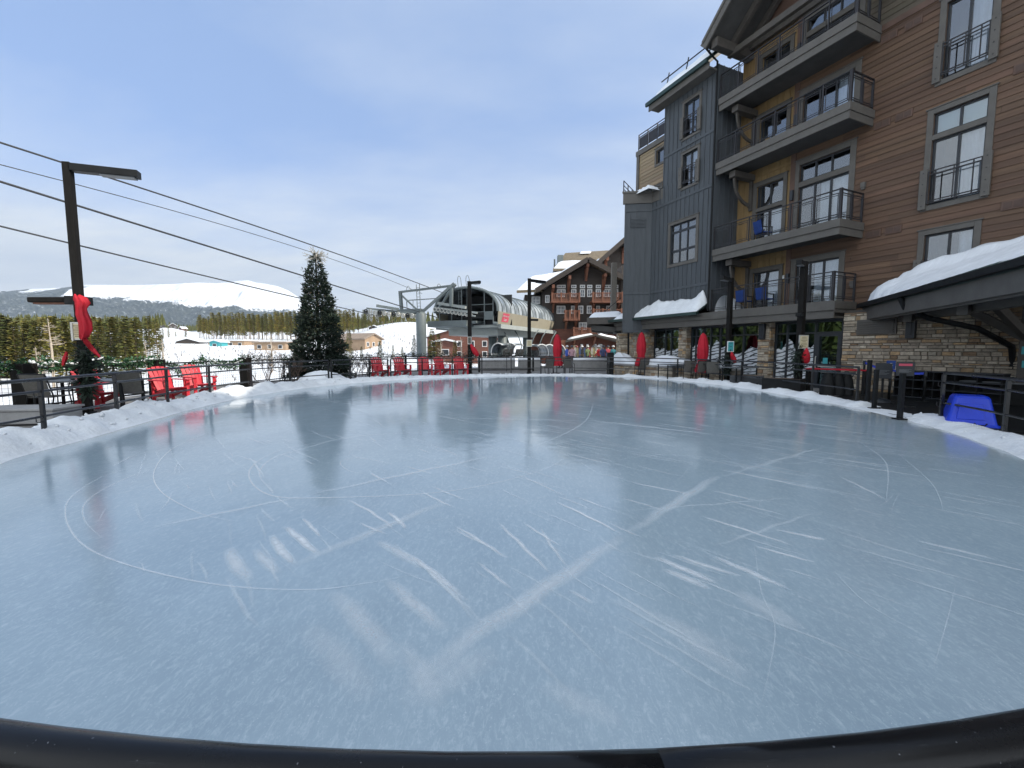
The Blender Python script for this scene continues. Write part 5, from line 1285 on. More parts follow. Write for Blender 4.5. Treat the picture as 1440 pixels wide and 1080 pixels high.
def standsign(px, py, Y, w, h, label, head=None):
    p = at(px, py, Y); t = thing('stand_sign', label, 'sign', (p.x,p.y,0), R(-32), 'dark sign stands at the rink entrance')
    b = MB(); b.box(-w/2,w/2,-.02,.02,p.z-h/2,p.z+h/2); b.build('panel', M['sash'], t, bevel=.006)
    b = MB(); b.box(-.025,.025,-.022,.022,0,p.z-h/2); b.build('pole', M['black'], t)
    b = MB(); b.box(-.22,.22,-.16,.16,0,.03); b.build('foot', M['black'], t)
    b = MB()
    for k in range(5): b.box(-w/2+.06,w/2-.06-.05*(k%3),-.024,-.0205,p.z+h/2-.2-k*(h-.28)/5,p.z+h/2-.19-k*(h-.28)/5)
    b.build('print', M['tabletop'], t)
    if head: b = MB(); b.box(-w/2+.05,w/2-.05,-.025,-.0205,p.z+h/2-.1,p.z+h/2-.04); b.build('heading', M[head], t)
standsign(1242.5,521.5,11.9,.36,.42,'plain dark sign on a stand at the rink entrance, nearer the gate'); standsign(1273,519,11.0,.36,.36,'dark sign on a stand with a pink heading at the rink entrance','signred')
# cubby rack against the stone wall
p = at(1330,560,12.35); cb = thing('cubby_rack', 'dark open cubby rack against the stone wall behind the railing', 'rack', (p.x,p.y,0), A24-R(90))
b = MB(); 
for x in [-1.15+i*.46 for i in range(6)]: b.box(x-.015,x+.015,-.22,.22,.02,.80)
b.box(-1.17,1.17,.205,.22,.02,.80); b.build('divider', M['black'], cb)
b = MB()
for z in (.02,.28,.54,.80): b.box(-1.18,1.18,-.23,.225,z,z+.03)
b.build('shelf', M['sash'], cb)
p = at(1408,545,11.6); b = MB(); b.box(-.8,.8,-.3,.3,0,.56); o = b.build('dark_cabinet', M['black'], bevel=.02); o.location = (p.x,p.y,0); o.rotation_euler = (0,0,A24-R(90)); tag(o, 'low dark cabinet against the stone wall beside the porch column', 'cabinet'); b = MB(); b.box(-.83,.83,-.33,.33,.562,.60); b.build('top', M['tabletop'], o)
# black rubber mats heap at the entrance
for (px, py, s, lab) in ((1238,566,.30,'black sandbag on the ground by the rink gate'),(1288,556,.42,'dark rubber mat roll lying at the rink entrance')):
    p = gp(px, py); b = MB(); rows = []
    for i in range(13): a = math.pi*i/12; rows.append([(-s+2*s*k/8, .6*s*math.cos(a)*math.sin(math.pi*(k+.6)/9.2), .45*s*math.sin(a)*math.sin(math.pi*(k+.6)/9.2)) for k in range(9)])
    b.grid(rows); o = b.build('sandbag' if px < 1260 else 'mat_roll', M['sash'], smooth=True, recalc=True); o.location = (p.x,p.y,0); tag(o, lab, 'bag' if px < 1260 else 'mat')
# blue tub
p = gp(1362,602); bt = thing('blue_tub', 'upturned bright blue plastic tub behind the right railing', 'tub', (p.x+.40,p.y+.40,0), R(-38))
b = MB(); n = 4; lv = [(.0,.38,.40),(.05,.38,.40),(.055,.35,.37),(.54,.25,.27),(.58,.22,.24)]
rows = []
def rrect(w_, d_, z, r=.07):
    o = []
    for cx, cy, a0 in ((w_-r,d_-r,0),(-(w_-r),d_-r,90),(-(w_-r),-(d_-r),180),(w_-r,-(d_-r),270)):
        for k in range(5): a = R(a0+k*22.5); o.append((cx+r*math.cos(a), cy+r*math.sin(a), z))
    return o+[o[0]]
for z, w_, d_ in lv: rows.append(rrect(w_, d_, z))
b.grid(rows); b.add(rows[-1][:-1], [tuple(range(20))]); b.build('shell', M['blue'], bt, recalc=True, bevel=.008)
b = MB()
for s in (-1,1):
    pass
b.prism([(-.21,-.352,.14),(.17,-.352,.14),(.14,-.296,.44),(-.18,-.296,.44)], (0,-.018,0)); b.build('raised_panel', M['blue'], bt, bevel=.008)
b = MB(); b.tube([(.02,-.43,.09),(.05,-.44,.05),(.16,-.44,.05),(.19,-.43,.09)], .012, 6); b.build('handle', M['black'], bt)
# dark rubber floor by the skate hut
b = MB(); poly = [gp(1224,583), gp(1262,592), gp(1440,605), gp(1440,575), gp(1380,560), gp(1230,558)]
b.prism([(q.x,q.y,.001) for q in [gp(1226,580)+Vector((.3,.15,0)),gp(1268,592)+Vector((.35,.1,0)),Vector((9.4,6.6,0)),Vector((16.5,6.6,0)),Vector((14.4,11.6,0)),Vector((12.0,15.2,0)),Vector((9.6,12.6,0))]], (0,0,.012)); o = b.build('rubber_matting', M['black']); tag(o, kind='structure')
# ------------------------------------------------------------------ chairlift
LA = R(-24); LF = Vector((math.sin(R(20)), math.cos(R(20)), 0)); LR = Vector((math.cos(R(20)), -math.sin(R(20)), 0)); LB = Vector((-3.9,36,-.2))
lift = thing('lift_terminal', 'grey chairlift terminal with a long arched translucent roof and tan side panels', 'lift station', LB, LA)
HW = 3.0; ZB = 3.45; ZP = 4.72; ZT = 6.72; LL = 17.5
def LM(mb, n, m, **k): return mb.build(n, M[m], lift, **k)
def archpt(a, y, r=0): return ((HW+r)*math.cos(a), y, ZP+(ZT-ZP+r)*math.sin(a)**.85 if a not in (0,) else ZP)
b = MB(); rows = []
for j in range(33):
    y = j*LL/32; rows.append([archpt(math.pi*i/24, y) for i in range(25)])
for j in range(1,9):                                  # rounded far end
    t = j/8*math.pi/2; s = math.cos(t); rows.append([((HW)*math.cos(math.pi*i/24)*(.55+.45*s), LL+2.2*math.sin(t), ZP+(ZT-ZP)*s*math.sin(math.pi*i/24)**.85) for i in range(25)])
b.grid(rows); LM(b, 'arched_roof', 'poly', smooth=True)
b = MB()
for j in range(21):
    y = j*LL/20; b.tube([archpt(math.pi*i/24, y, .03) for i in range(25)], .028 if j else .12, 6)
b.tube([(0,0,ZT+.05),(0,LL,ZT+.05)], .07, 6)
LM(b, 'roof_rib', 'liftgrey')
b = MB()
for sx in (-1,1):
    b.prism([(sx*(HW+.03),.1,ZP),(sx*(HW+.03),LL,ZP),(sx*(HW-.25),LL,ZB+.22),(sx*(HW-.25),.55,ZB+.22)], (sx*-.06,0,0))
LM(b, 'side_panel', 'lifttan', recalc=True)
b = MB(); b.box(-HW-.1,HW+.1,.3,LL+.8,ZB-.02,ZB+.20); b.box(-HW-.16,-HW-.06,.3,LL+.8,ZB-.12,ZB+.24); b.box(HW-.1,HW+.16,.3,LL+.8,ZB-.12,ZB+.24); b.prism([(-2.4,1.2,ZB-.62),(2.4,1.2,ZB-.62),(2.4,10,ZB-.62),(-2.4,10,ZB-.62)], (0,0,.58)); b.prism([(HW-.2,LL,ZP-.3),(HW+.1,LL,ZB+.2),(HW-.8,LL+2.2,ZB+.2),(-HW+.8,LL+2.2,ZB+.2),(-HW,LL,ZP-.3)],(0,.1,0))
LM(b, 'floor_beam', 'liftlight')
b = MB(); b.box(-HW-.2,.6,-.9,1.2,ZB+.05,ZB+.55); b.box(.7,1.3,-.5,1.2,ZB+.3,ZB+.5); LM(b, 'maintenance_deck', 'liftgrey', bevel=.03)
b = MB(); b.box(-HW+.1,HW-.1,3.0,3.1,ZB+.2,ZT-.35); b.box(-HW+.1,HW-.1,.2,LL,ZB+.2,ZB+.24)
for x, z, w_, h_ in ((.9,4.6,1.2,.5),(-.8,5.0,1.6,.7),(1.8,4.1,.9,.7),(-2.0,4.4,.9,.8)): b.box(x-w_/2,x+w_/2,1.2,2.6,z-h_/2,z+h_/2)
b.tube([(1.9*math.cos(k*.35),1.6+1.2*math.sin(k*.35),4.25) for k in range(18)], .12, 6, True)
LM(b, 'drive_machinery', 'liftdark')
b = MB()
for x in (-2.6,-1.4,-.4,.35,1.75,2.55):
    zt = ZP+(ZT-ZP)*math.sin(math.acos(max(-1,min(1,x/HW))))**.85; b.beam((x,.1,ZB+.2),(x,.1,zt), .07,.07)
for z in (4.7,5.3): b.beam((-2.6,.08,z),(2.5,.08,z), .05,.05)
b.tube([(-2.9,.0,4.9),(-2.0,-.2,5.6),(-1.2,-.3,6.6),(-.7,-.35,7.0)], .13, 8); b.tube([(2.95,.05,ZB+.25),(2.6,.05,ZB+.3)], .14, 8); b.box(1.75,2.6,.02,.06,4.05,4.7)
LM(b, 'front_frame', 'liftgrey')
b = MB()
for x in (-.75,.05):
    b.tube([(x,.2,4.4),(x,.2,6.6),(x,.05,7.4),(x+.06,.02,7.66),(x+.16,.0,7.74),(x+.26,.02,7.66),(x+.32,.05,7.4),(x+.32,.2,6.6),(x+.32,.2,4.4)], .022, 6)
for k in range(11): b.beam((-.75,.2,4.5+k*.22),(-.43,.2,4.5+k*.22), .025,.025)
LM(b, 'roof_ladder', 'liftgrey')
b = MB()
for sx, n in ((-1.75,11),):
    for k in range(n):
        x0 = sx+.33*k-.6; y = -1.0+.02*k; z = 4.95-.055*k
        b.tube([(x0+.15*math.cos(a*.393),y,z+.15*math.sin(a*.393)) for a in range(16)], .035, 6, True)
LM(b, 'tyre_row', 'frame')
b = MB(); b.beam((-2.5,-.9,5.12),(1.6,-.85,4.55), .1,.16); b.beam((-2.0,-1.0,5.45),(.6,-.95,5.0), .25,.22); b.beam((-2.3,-.8,4.9),(1.4,-.8,4.3), .06,.12); LM(b, 'tyre_beam', 'liftlight')
for x, y in ((1.9,3.2),(-.2,5.5),(1.2,10.5),(-1.2,10.5)):
    b = MB(); b.tube([(x,y,-.2),(x,y,ZB-.1)], .42 if y < 6 else .34, 20); LM(b, 'support_mast', 'liftgrey', smooth=True)
# lettered sign on the side panel
sg = MB(); sx = HW+.0
def panel(y, z, o=0): k = (ZP-z)/(ZP-ZB-.22); return (HW+.03-.28*k+.02+o, y, z)
ya, yb = 1.05, 2.35
sg.add([panel(ya,3.92),panel(yb,3.92),panel(yb,4.62),panel(ya,4.62)], [(0,1,2,3)]); sgo = LM(sg, 'name_sign', 'signred')
def lettering(txt, size, y, z):
    cu = bpy.data.curves.new('t', 'FONT'); cu.body = txt; cu.size = size; cu.align_x = 'CENTER'; cu.extrude = .002; cu.offset = .006
    o = bpy.data.objects.new('lettering', cu); COL.objects.link(o); dg = bpy.context.evaluated_depsgraph_get(); me = bpy.data.meshes.new_from_object(o.evaluated_get(dg)); COL.objects.unlink(o); bpy.data.objects.remove(o)
    tl = math.atan2(.28, ZP-ZB-.22); mt = Matrix.Translation(panel(y,z,.006)) @ Matrix(((0,0,1,0),(1,0,0,0),(0,1,0,0),(0,0,0,1)))
    me.transform(Matrix.Translation(panel(y,z,.008)) @ Matrix.Rotation(tl*0,4,'Y') @ Matrix(((0,0,1,0),(1,0,0,0),(0,1,0,0),(0,0,0,1))))
    for v in me.vertices: v.co.x = panel(v.co.y, v.co.z, .008)[0]
    me.materials.append(M['white']); n = bpy.data.objects.new('lettering', me); COL.objects.link(n); n.parent = sgo
lettering('Independence', .22, 1.7, 4.34); lettering('Super', .25, 1.7, 4.04)
# tower with crossarms
TP = at(593,500,34.4); tw = thing('lift_tower', 'round grey lift tower with a branched crossarm and rows of sheave wheels', 'lift tower', (TP.x,TP.y,-.2), LA)
b = MB(); b.tube([(0,0,-.6),(0,0,4.35),(0,0,4.6)], [.40,.40,.3], 24); b.build('column', M['liftgrey'], tw, smooth=True)
b = MB(); b.beam((0,0,4.5),(2.75,.6,6.75), .16,.2); b.beam((0,0,4.5),(-2.1,.2,6.1), .10,.12); b.beam((-2.3,.2,6.30),(2.75,.6,6.6), .14,.16); b.beam((-2.05,.2,4.75),(-2.15,.2,6.3), .22,.22); b.beam((2.45,.6,5.0),(2.5,.6,6.6), .22,.22); b.beam((-2.3,.2,4.75),(0,.1,4.72), .26,.3); b.beam((-1.3,.2,5.6),(1.4,.4,5.65), .06,.07)
for x in (-.15,.15): b.beam((x,-.25,4.6),(x-.1,-.2,6.75), .04,.04)
for k in range(8): b.beam((-.16,-.24,4.8+k*.24),(.12,-.24,4.8+k*.24), .025,.025)
for x in (-1.5,-.9): b.tube([(x,.2,4.8),(x,.2,5.6)], .02, 5)
b.tube([(-1.5,.2,4.8),(-1.55,.2,5.5),(-1.45,.2,5.6),(0,.2,5.62)], .02, 5)
for x in (-1.35,1.6): b.tube([(x-.2,.2,6.42),(x-.1,.2,6.68),(x,.2,6.75),(x+.1,.2,6.66),(x+.22,.2,6.42)], .02, 5)
b.build('crossarm', M['liftgrey'], tw)
def sheaves(x0, y0, n, dx, dy, dz, name):
    b = MB()
    b.beam((x0,y0,4.90),(x0+dx*n*.97,y0+dy*n,4.90+dz*n), .12,.14); b.beam((x0+dx*3,y0,5.08),(x0+dx*7,y0+dy*7,5.08+dz*7), .2,.2)
    sh = b.build('sheave_train', M['liftgrey'], tw)
    for k in range(n):
        w = MB(); c = Vector((x0+dx*k, y0+dy*k-.1, 4.64+dz*k+.03*math.sin(k*2.1))); w.tube([c+Vector((.17*math.cos(a*.449),0,.17*math.sin(a*.449))) for a in range(14)], .045, 6, True); w.tube([c-Vector((0,.05,0)),c+Vector((0,.05,0))], .09, 10); w.build('sheave_wheel', M['frame' if k % 3 else 'liftdark'], sh, smooth=True)
sheaves(-4.1,-1.6,12,.33,.16,-.035,'')
# ropes
def cable(p0, z1, t1, label, r, sag):
    P0 = Vector(p0); b = MB(); pts = []
    for i in range(41):
        t = -2+62*i/40; u = t/t1; q = P0-LFc*t; z = P0.z+(z1-P0.z)*u-sag*4*u*(1-u)*(1 if u < 1 else .3); pts.append(q.xy.to_3d()+Vector((0,0,z)))
    b.tube(pts, r, 8); o = b.build('lift_cable', M['cable'], off=tuple(P0), smooth=True); o.location = P0; tag(o, label, 'cable', 'cables of the chairlift')
def cablepx(pa, Ya, pb, label, r, mid=None):
    """from a point near the terminal to the picture's left edge, along the line of the lift"""
    global LFc
    A = at(pa[0],pa[1],Ya); d = LF; u = (pb[0]-720)/FPX
    t = (A.x-u*A.y)/(d.x-u*d.y); q = A-d*t; B = at(pb[0],pb[1],q.y); LFc = d
    sag = 0
    if mid:
        um = (mid[0]-720)/FPX; tm = (A.x-um*A.y)/(d.x-um*d.y); qm = A-d*tm; zm = at(mid[0],mid[1],qm.y).z; k = tm/t; sag = (A.z+(B.z-A.z)*k-zm)/(4*k*(1-k))
    cable(A, B.z, t, label, r, sag)
cablepx((608,406),36,(0,190), 'topmost lift cable, running to the roof of the terminal', .030, (370,318))
cablepx((575,405),35.5,(0,224), 'thinnest lift cable, running to the left end of the crossarm', .016, (330,318))
cablepx((597,441),34.8,(0,247), 'thick lift rope running to the grey tower column', .036, (407,380))
cablepx((517,441),34.4,(0,313), 'lowest lift rope, running to the left row of sheave wheels', .032, (300,389))
# parked chairs with bubbles
def liftchair(px, Y, rz, label, z=.45):
    p = at(px,500,Y); t = thing('chairlift_chair', label, 'lift chair', (p.x,p.y,z-.3), rz, 'parked lift chairs')
    b = MB(); rows = []
    for i in range(11):
        a = R(-20+150*i/10); rows.append([(x, .62*math.cos(a)-.1, .95+.75*math.sin(a)) for x in (-1.2,-.9,0,.9,1.2)])
    b.grid(rows); o = b.build('bubble', M['poly'], t, smooth=True); o.modifiers.new('Solid','SOLIDIFY').thickness = .02
    b = MB()
    for x in (-1.2,1.2): b.tube([(x,.62*math.cos(R(-20+15*i))-.1,.95+.75*math.sin(R(-20+15*i))) for i in range(11)], .05, 6)
    b.build('bubble_rim', M['white'], t, smooth=True)
    b = MB(); b.box(-1.15,1.15,-.45,.1,.5,.58); b.prism([(-1.15,-.45,.6),(1.15,-.45,.6),(1.15,-.6,1.2),(-1.15,-.6,1.2)], (0,-.06,0)); b.build('seat', M['liftdark'], t, bevel=.02)
    b = MB(); b.tube([(0,-.5,.6),(0,-.75,1.5),(0,-.4,2.4),(0,0,3.0)], .05, 8); b.build('hanger', M['liftgrey'], t, smooth=True)
liftchair(706,37.5,R(70),'parked lift chair with a smoky bubble, left of the thick support mast',.55); liftchair(723,39.5,R(70),'parked lift chair with a bubble just right of the thick support mast',.55)
liftchair(757,38,R(-75),'parked lift chair with a pale bubble under the tan panel, nearest the notice lamp post',.45); liftchair(768,40,R(-75),'parked lift chair with a pale bubble in the middle under the tan panel',.45); liftchair(782,42,R(-75),'parked lift chair with a pale bubble half behind the red umbrella',.45)
# low snowy barrier walls beyond the far railing
for k, (xa, xb, Y) in enumerate(((672,724,29.5),(729,760,29.8),(805,858,29.5))):
    a = at(xa,520,Y); c = at(xb,520,Y+.3); b = MB(); b.beam((0,0,.35),(c.x-a.x,c.y-a.y,.35), .35,.7); o = b.build('low_barrier', M['concrete'], bevel=.04); o.location = (a.x,a.y,0)
    tag(o, ['low pale barrier right of the five red chairs','short low pale barrier under the lift terminal','low pale barrier in front of the skiing crowd'][k], 'barrier')
    s = MB(); s.tube([(0,0,.71),((c.x-a.x)*.5,(c.y-a.y)*.5,.73),(c.x-a.x,c.y-a.y,.71)], .13, 8); s.build('snow_cap', M['snow'], o, smooth=True)

# ------------------------------------------------------------------ dark timber lodge behind
lodge = thing('timber_lodge', 'dark brown gabled lodge with red timber balconies and snowy roofs beyond the lift', 'building', (8.2,48,-.2))
lo = (8.2,48,0)
def LO(mb, n, m, par=None, **k): return mb.build(n, M[m], par or lodge, off=lo, **k)
SX, ZC = .08, 1.7
def lx(px): return (px-720)*.08
def lz(py): return 1.7+(490.1-py)*.08
b = MB()
b.prism([(lx(762),48,0),(lx(870),48,0),(lx(870),48,lz(398)),(lx(822),48,lz(374)),(lx(762),48,lz(410))], (0,9,0))
b.prism([(lx(738),49.2,0),(lx(762),49.2,0),(lx(762),49.2,lz(414)),(lx(738),49.2,lz(414))], (0,8,0))
b.prism([(5.6,57,0),(20,57,0),(20,57,12.2),(5.6,57,12.2)], (0,9,0))
b.prism([(10.3,53,8),(17.2,53,8),(17.2,53,11.6),(13.5,53,14.6),(10.3,53,11.8)], (0,8,0))
b.box(lx(869),lx(876),47.2,52,0,lz(378)); LO(b, 'wall', 'lodgewall')
b = MB(); b.box(lx(762)-.02,lx(872),47.95,47.99,0,lz(463)); b.box(lx(738),lx(762),49.15,49.19,0,lz(470)); LO(b, 'lower_wall', 'redwall')
def roofpair(apex, l, r, y0, y1, th=.32, over=.0):
    b = MB()
    for e in (l, r): b.prism([(apex[0],y0,apex[1]),(e[0],y0,e[1]),(e[0],y0,e[1]+th),(apex[0],y0,apex[1]+th)], (0,y1-y0,0))
    return b
rf = LO(roofpair((lx(822),lz(372.5)),(lx(752),lz(414)),(lx(882),lz(403)),46.6,56), 'front_gable_roof', 'shingle')
b = MB(); 
for e in ((lx(752),lz(414)),(lx(882),lz(403))): b.beam((lx(822),46.55,lz(372.5)+.12),(e[0],46.55,e[1]+.12), .12,.5)
LO(b, 'bargeboard', 'lodgewall', rf)
LO(roofpair((13.5,14.6),(9.4,11.0),(18,10.9),51.8,60), 'rear_gable_roof', 'shingle')
b = MB(); b.prism([(5.2,55.2,11.5),(14,55.2,11.5),(14,60.5,15.0),(7.4,60.5,14.6)], (0,.0,.3)); LO(b, 'rear_roof', 'shingle')
b = MB(); b.beam((13.5,51.75,14.7),(9.4,51.75,11.1), .12,.5); b.beam((13.5,51.75,14.7),(18,51.75,11), .12,.5); LO(b, 'bargeboard', 'lodgewall')
b = MB(); WR = [(lx(726.5),48.0,lz(413.5)),(lx(766),48.0,lz(412)),(at(800,384,53).x,53,at(800,384,53).z+.2),(at(745,394,53).x,53,at(745,394,53).z+.2)]; b.prism(WR, (0,0,.28)); LO(b, 'wing_roof', 'shingle')
b = MB(); b.box(6.0,6.7,57.0,58,11.5,13.9); b.box(5.5,5.7,57.2,57.4,11.5,13.4); LO(b, 'chimney', 'liftgrey')
# snow on those roofs (lying on the slopes)
def slab(pts, th, label, name='lodge_roof_snow'):
    b = MB(); P = [Vector(p) for p in pts]; n, m_ = 14, 8; rows = []
    for i in range(n+1):
        r = []
        for j in range(m_+1):
            u, v = i/n, j/m_; q = (P[0].lerp(P[1],u)).lerp(P[3].lerp(P[2],u), v); e = min(1,min(u,1-u,v,1-v)*7); r.append((q.x,q.y,q.z+.02+th*e**.5*(1+.3*noise.noise(q*.9))))
        rows.append(r)
    b.grid(rows); o = b.build(name, M['snow'], smooth=True, recalc=True); o.location.z = -.2; tag(o, label, 'snow', kind='stuff')
ap = (lx(822),lz(372.5)+.32); le = (lx(752),lz(414)+.32); re = (lx(882),lz(403)+.32)
def lr(t, e): return (ap[0]+(e[0]-ap[0])*t, ap[1]+(e[1]-ap[1])*t)
a1 = lr(.12,le); a2 = lr(.985,le)
slab([(a2[0],46.7,a2[1]),(a1[0],46.9,a1[1]),(a1[0],55,a1[1]),(a2[0],55,a2[1])], .35, 'snow on the left slope of the lodge front gable')
a1 = lr(.3,re); a2 = lr(.98,re); slab([(a1[0],46.7,a1[1]),(a2[0],46.7,a2[1]),(a2[0],55,a2[1]),(a1[0],55,a1[1])], .35, 'snow on the right slope of the lodge front gable')
slab([(p_[0],p_[1]+.03,p_[2]+.29) for p_ in WR], .3, 'snow on the low left wing roof of the lodge')
slab([(5.3,55.25,11.82),(10.2,55.25,11.82),(10.4,57,13.0),(6.1,57,12.95)], .3, 'snow along the eave of the lodge rear roof')
slab([(10.6,51.9,12.4),(9.5,51.9,11.45),(9.5,58,11.45),(10.6,58,12.4)], .25, 'snow on the left slope of the lodge rear gable'); slab([(9.2,59.2,14.5),(10.6,59.2,14.55),(10.9,59.9,14.95),(9.4,59.9,14.9)], .12, 'small snow patch high on the lodge rear roof')
# timber brackets
for px, py in ((776,413),(798,401),(822,385),(846,398),):
    b = MB(); x = lx(px); z = lz(py); b.box(x-.14,x+.14,46.7,48,z+.35,z+.7); b.beam((x,47.9,z-.9),(x,46.9,z+.35), .22,.2); b.box(x-.14,x+.14,47.8,47.99,z-1.0,z+.4); LO(b, 'timber_bracket', 'timber')
for x, z in ((11.4,12.0),(13.5,13.2)):
    b = MB(); b.box(x-.16,x+.16,51.9,53,z+.2,z+.6); b.box(x-.16,x+.16,52.8,52.99,z-1.2,z+.3); LO(b, 'timber_bracket', 'timber')
def lwin(pa, pb, py0, py1, n=1, y=48.0):
    x0, x1, z0, z1 = lx(pa), lx(pb), lz(py1), lz(py0); b = MB(); f = .09
    b.box(x0,x1,y-.1,y,z0,z0+f); b.box(x0,x1,y-.1,y,z1-f,z1)
    for k in range(n+1): x = x0+(x1-x0-f)*k/n; b.box(x,x+f,y-.098,y,z0+f,z1-f)
    for k in range(n):
        xm = x0+(x1-x0)*(k+.5)/n; b.box(xm-.02,xm+.02,y-.07,y,z0+f,z1-f)
    if z1-z0 > .7: b.box(x0+f,x1-f,y-.068,y,(z0+z1)/2-.02,(z0+z1)/2+.02)
    w_ = LO(b, 'window', 'white'); p = MB(); p.box(x0+f,x1-f,y-.04,y-.03,z0+f,z1-f); LO(p, 'pane', 'curtainpane', w_)
M['curtainpane'] = mat('lodge_pane', (.22,.25,.28), .15, .35, 1.5, spec=.8)
for pa, pb, n in ((782,794,2),(802,809,1),(814,821,1),(824,831,1),(836,843,1),(847,867,3)): lwin(pa,pb,402.5,407,n); lwin(pa,pb,408.5,419,n)
for pa, pb, n in ((782,794,2),(802,807,1),(812,819,1),(824,831,1),(837,842,1),(851,863,2)): lwin(pa,pb,431,442,n)
for pa, pb, n in ((813,824,2),(829,834,1)): lwin(pa,pb,454,464,n)
for pa, pb, n in ((748,760,2),(766,772,1)): lwin(pa,pb,416.5,427,n,49.2 if pb < 763 else 48.0)
for pa, pb in ((816,819),(824,827),(834,838),(841,846)): lwin(pa,pb,484,500,1,47.95)
def lbalc(pa, pb, pt, pbm):
    x0, x1, z0, z1 = lx(pa), lx(pb), lz(pbm), lz(pt); y0 = 46.6; b = MB()
    b.box(x0,x1,y0,48,z0-.12,z0+.12); b.box(x0,x1,y0,y0+.1,z1-.1,z1); b.box(x0,x1,y0+.02,y0+.08,z0+.2,z0+.28); n = int((x1-x0)/.16)
    for k in range(n+1): b.box(x0+(x1-x0-.06)*k/n,x0+(x1-x0-.06)*k/n+.07,y0+.03,y0+.07,z0+.12,z1-.1)
    for k in range(4): x = x0+(x1-x0-.18)*k/3; b.box(x,x+.18,y0-.03,y0+.13,z0-.1,z1+.08)
    for x in (x0+.02,x1-.1): b.box(x,x+.08,y0+.1,48,z1-.1,z1)
    bal = LO(b, 'balcony', 'timber'); k = MB()
    for x in (x0+.3,x1-.3): k = MB(); k.beam((x,47.95,z0-.9),(x,46.9,z0-.15), .18,.18); k.box(x-.1,x+.1,47.85,47.99,z0-1.1,z0-.12); LO(k, 'balcony_brace', 'timber', bal)
for q in ((773,812,416,427),(828,870,415,427),(791,812,439,451),(829,869,437,449),(803,838,462,472)): lbalc(*q)
# entry porch of the lodge
b = MB(); b.prism([(lx(832),46.0,lz(473)),(lx(792),46.0,lz(482)),(lx(792),46.0,lz(482)+.18),(lx(832),46.0,lz(473)+.18)], (0,2,0)); b.prism([(lx(832),46.0,lz(473)),(lx(875),46.0,lz(484)),(lx(875),46.0,lz(484)+.18),(lx(832),46.0,lz(473)+.18)], (0,2,0)); LO(b, 'entry_roof', 'trimdk')
slab([(lx(796),46.1,lz(481)+.2),(lx(829),46.1,lz(474)+.2),(lx(829),47.8,lz(474)+.2),(lx(796),47.8,lz(481)+.2)], .22, 'snow on the left slope of the lodge entry roof')
slab([(lx(836),46.1,lz(474.5)+.2),(lx(862),46.1,lz(480)+.2),(lx(862),47.8,lz(480)+.2),(lx(836),47.8,lz(474.5)+.2)], .22, 'snow on the right slope of the lodge entry roof')
b = MB(); b.box(lx(786),lx(792),46.2,46.4,0,2.6); LO(b, 'entry_post', 'timber')
b = MB(); b.box(lx(806),lx(811),47.9,47.94,lz(490),lz(485.5)); LO(b, 'entry_notice', 'paper')
# flat canopy between hotel and lodge
cp = thing('flat_canopy', 'dark flat roofed canopy on a stone pier left of the grey hotel wall', 'canopy', (6.3,27.5,0))
co_ = (6.3,27.5,.2)
b = MB(); a = [at(825,460,27.0), at(876,460,26.0)]
b.prism([(4.7,27.0,3.20),(6.95,26.2,3.20),(7.9,30.5,3.20),(5.6,31.4,3.20)], (0,0,.42)); b.build('roof_slab', M['trimdk'], cp, off=co_, bevel=.02)
b = MB(); b.prism([(5.0,27.2,2.86),(6.95,26.4,2.62),(7.8,30.3,2.62),(5.8,31.0,2.86)], (0,0,.33)); b.build('soffit', M['soffit'], cp, off=co_)
b = MB(); stonewall(b, lambda u, d, z: (6.45+u, 25.9+d, z), 0, .55, 0, 2.62, 33); stonewall(b, lambda u, d, z: (6.45+d, 26.4-u, z), 0, .5, 0, 2.62, 34); b.build('stone_pier', M['stone'], cp, off=co_, recalc=True)
b = MB(); b.box(6.455,7.0,25.905,26.5,0,2.62); b.build('pier_core', M['mortar'], cp, off=co_)
b = MB(); b.box(6.42,6.75,27.9,28.2,3.65,7.2); b.build('upper_pier', M['mortar'], cp, off=co_)
b = MB(); b.tube([(5.4,27.6,3.6),(6.9,27.4,4.9)], .025, 6); b.build('stay_rod', M['black'], cp, off=co_)
b = MB(); b.tube([(6.3,26.3,2.75),(6.9,26.0,2.5),(7.05,25.9,2.2),(7.05,25.9,.1)], .05, 8); b.build('downpipe', M['black'], cp, off=co_)
for x, y in ((5.7,28.2),(6.5,27.2),(6.4,29)): 
    b = MB(); b.tube([(x,y,2.66),(x,y,2.72)], .09, 12); b.build('downlight', M['white'], cp, off=co_)
slab([(4.85,27.15,3.62),(6.85,26.4,3.62),(7.7,30.2,3.62),(5.7,31,3.62)], .38, 'pillowy snow on the flat canopy left of the hotel', 'canopy_snow')

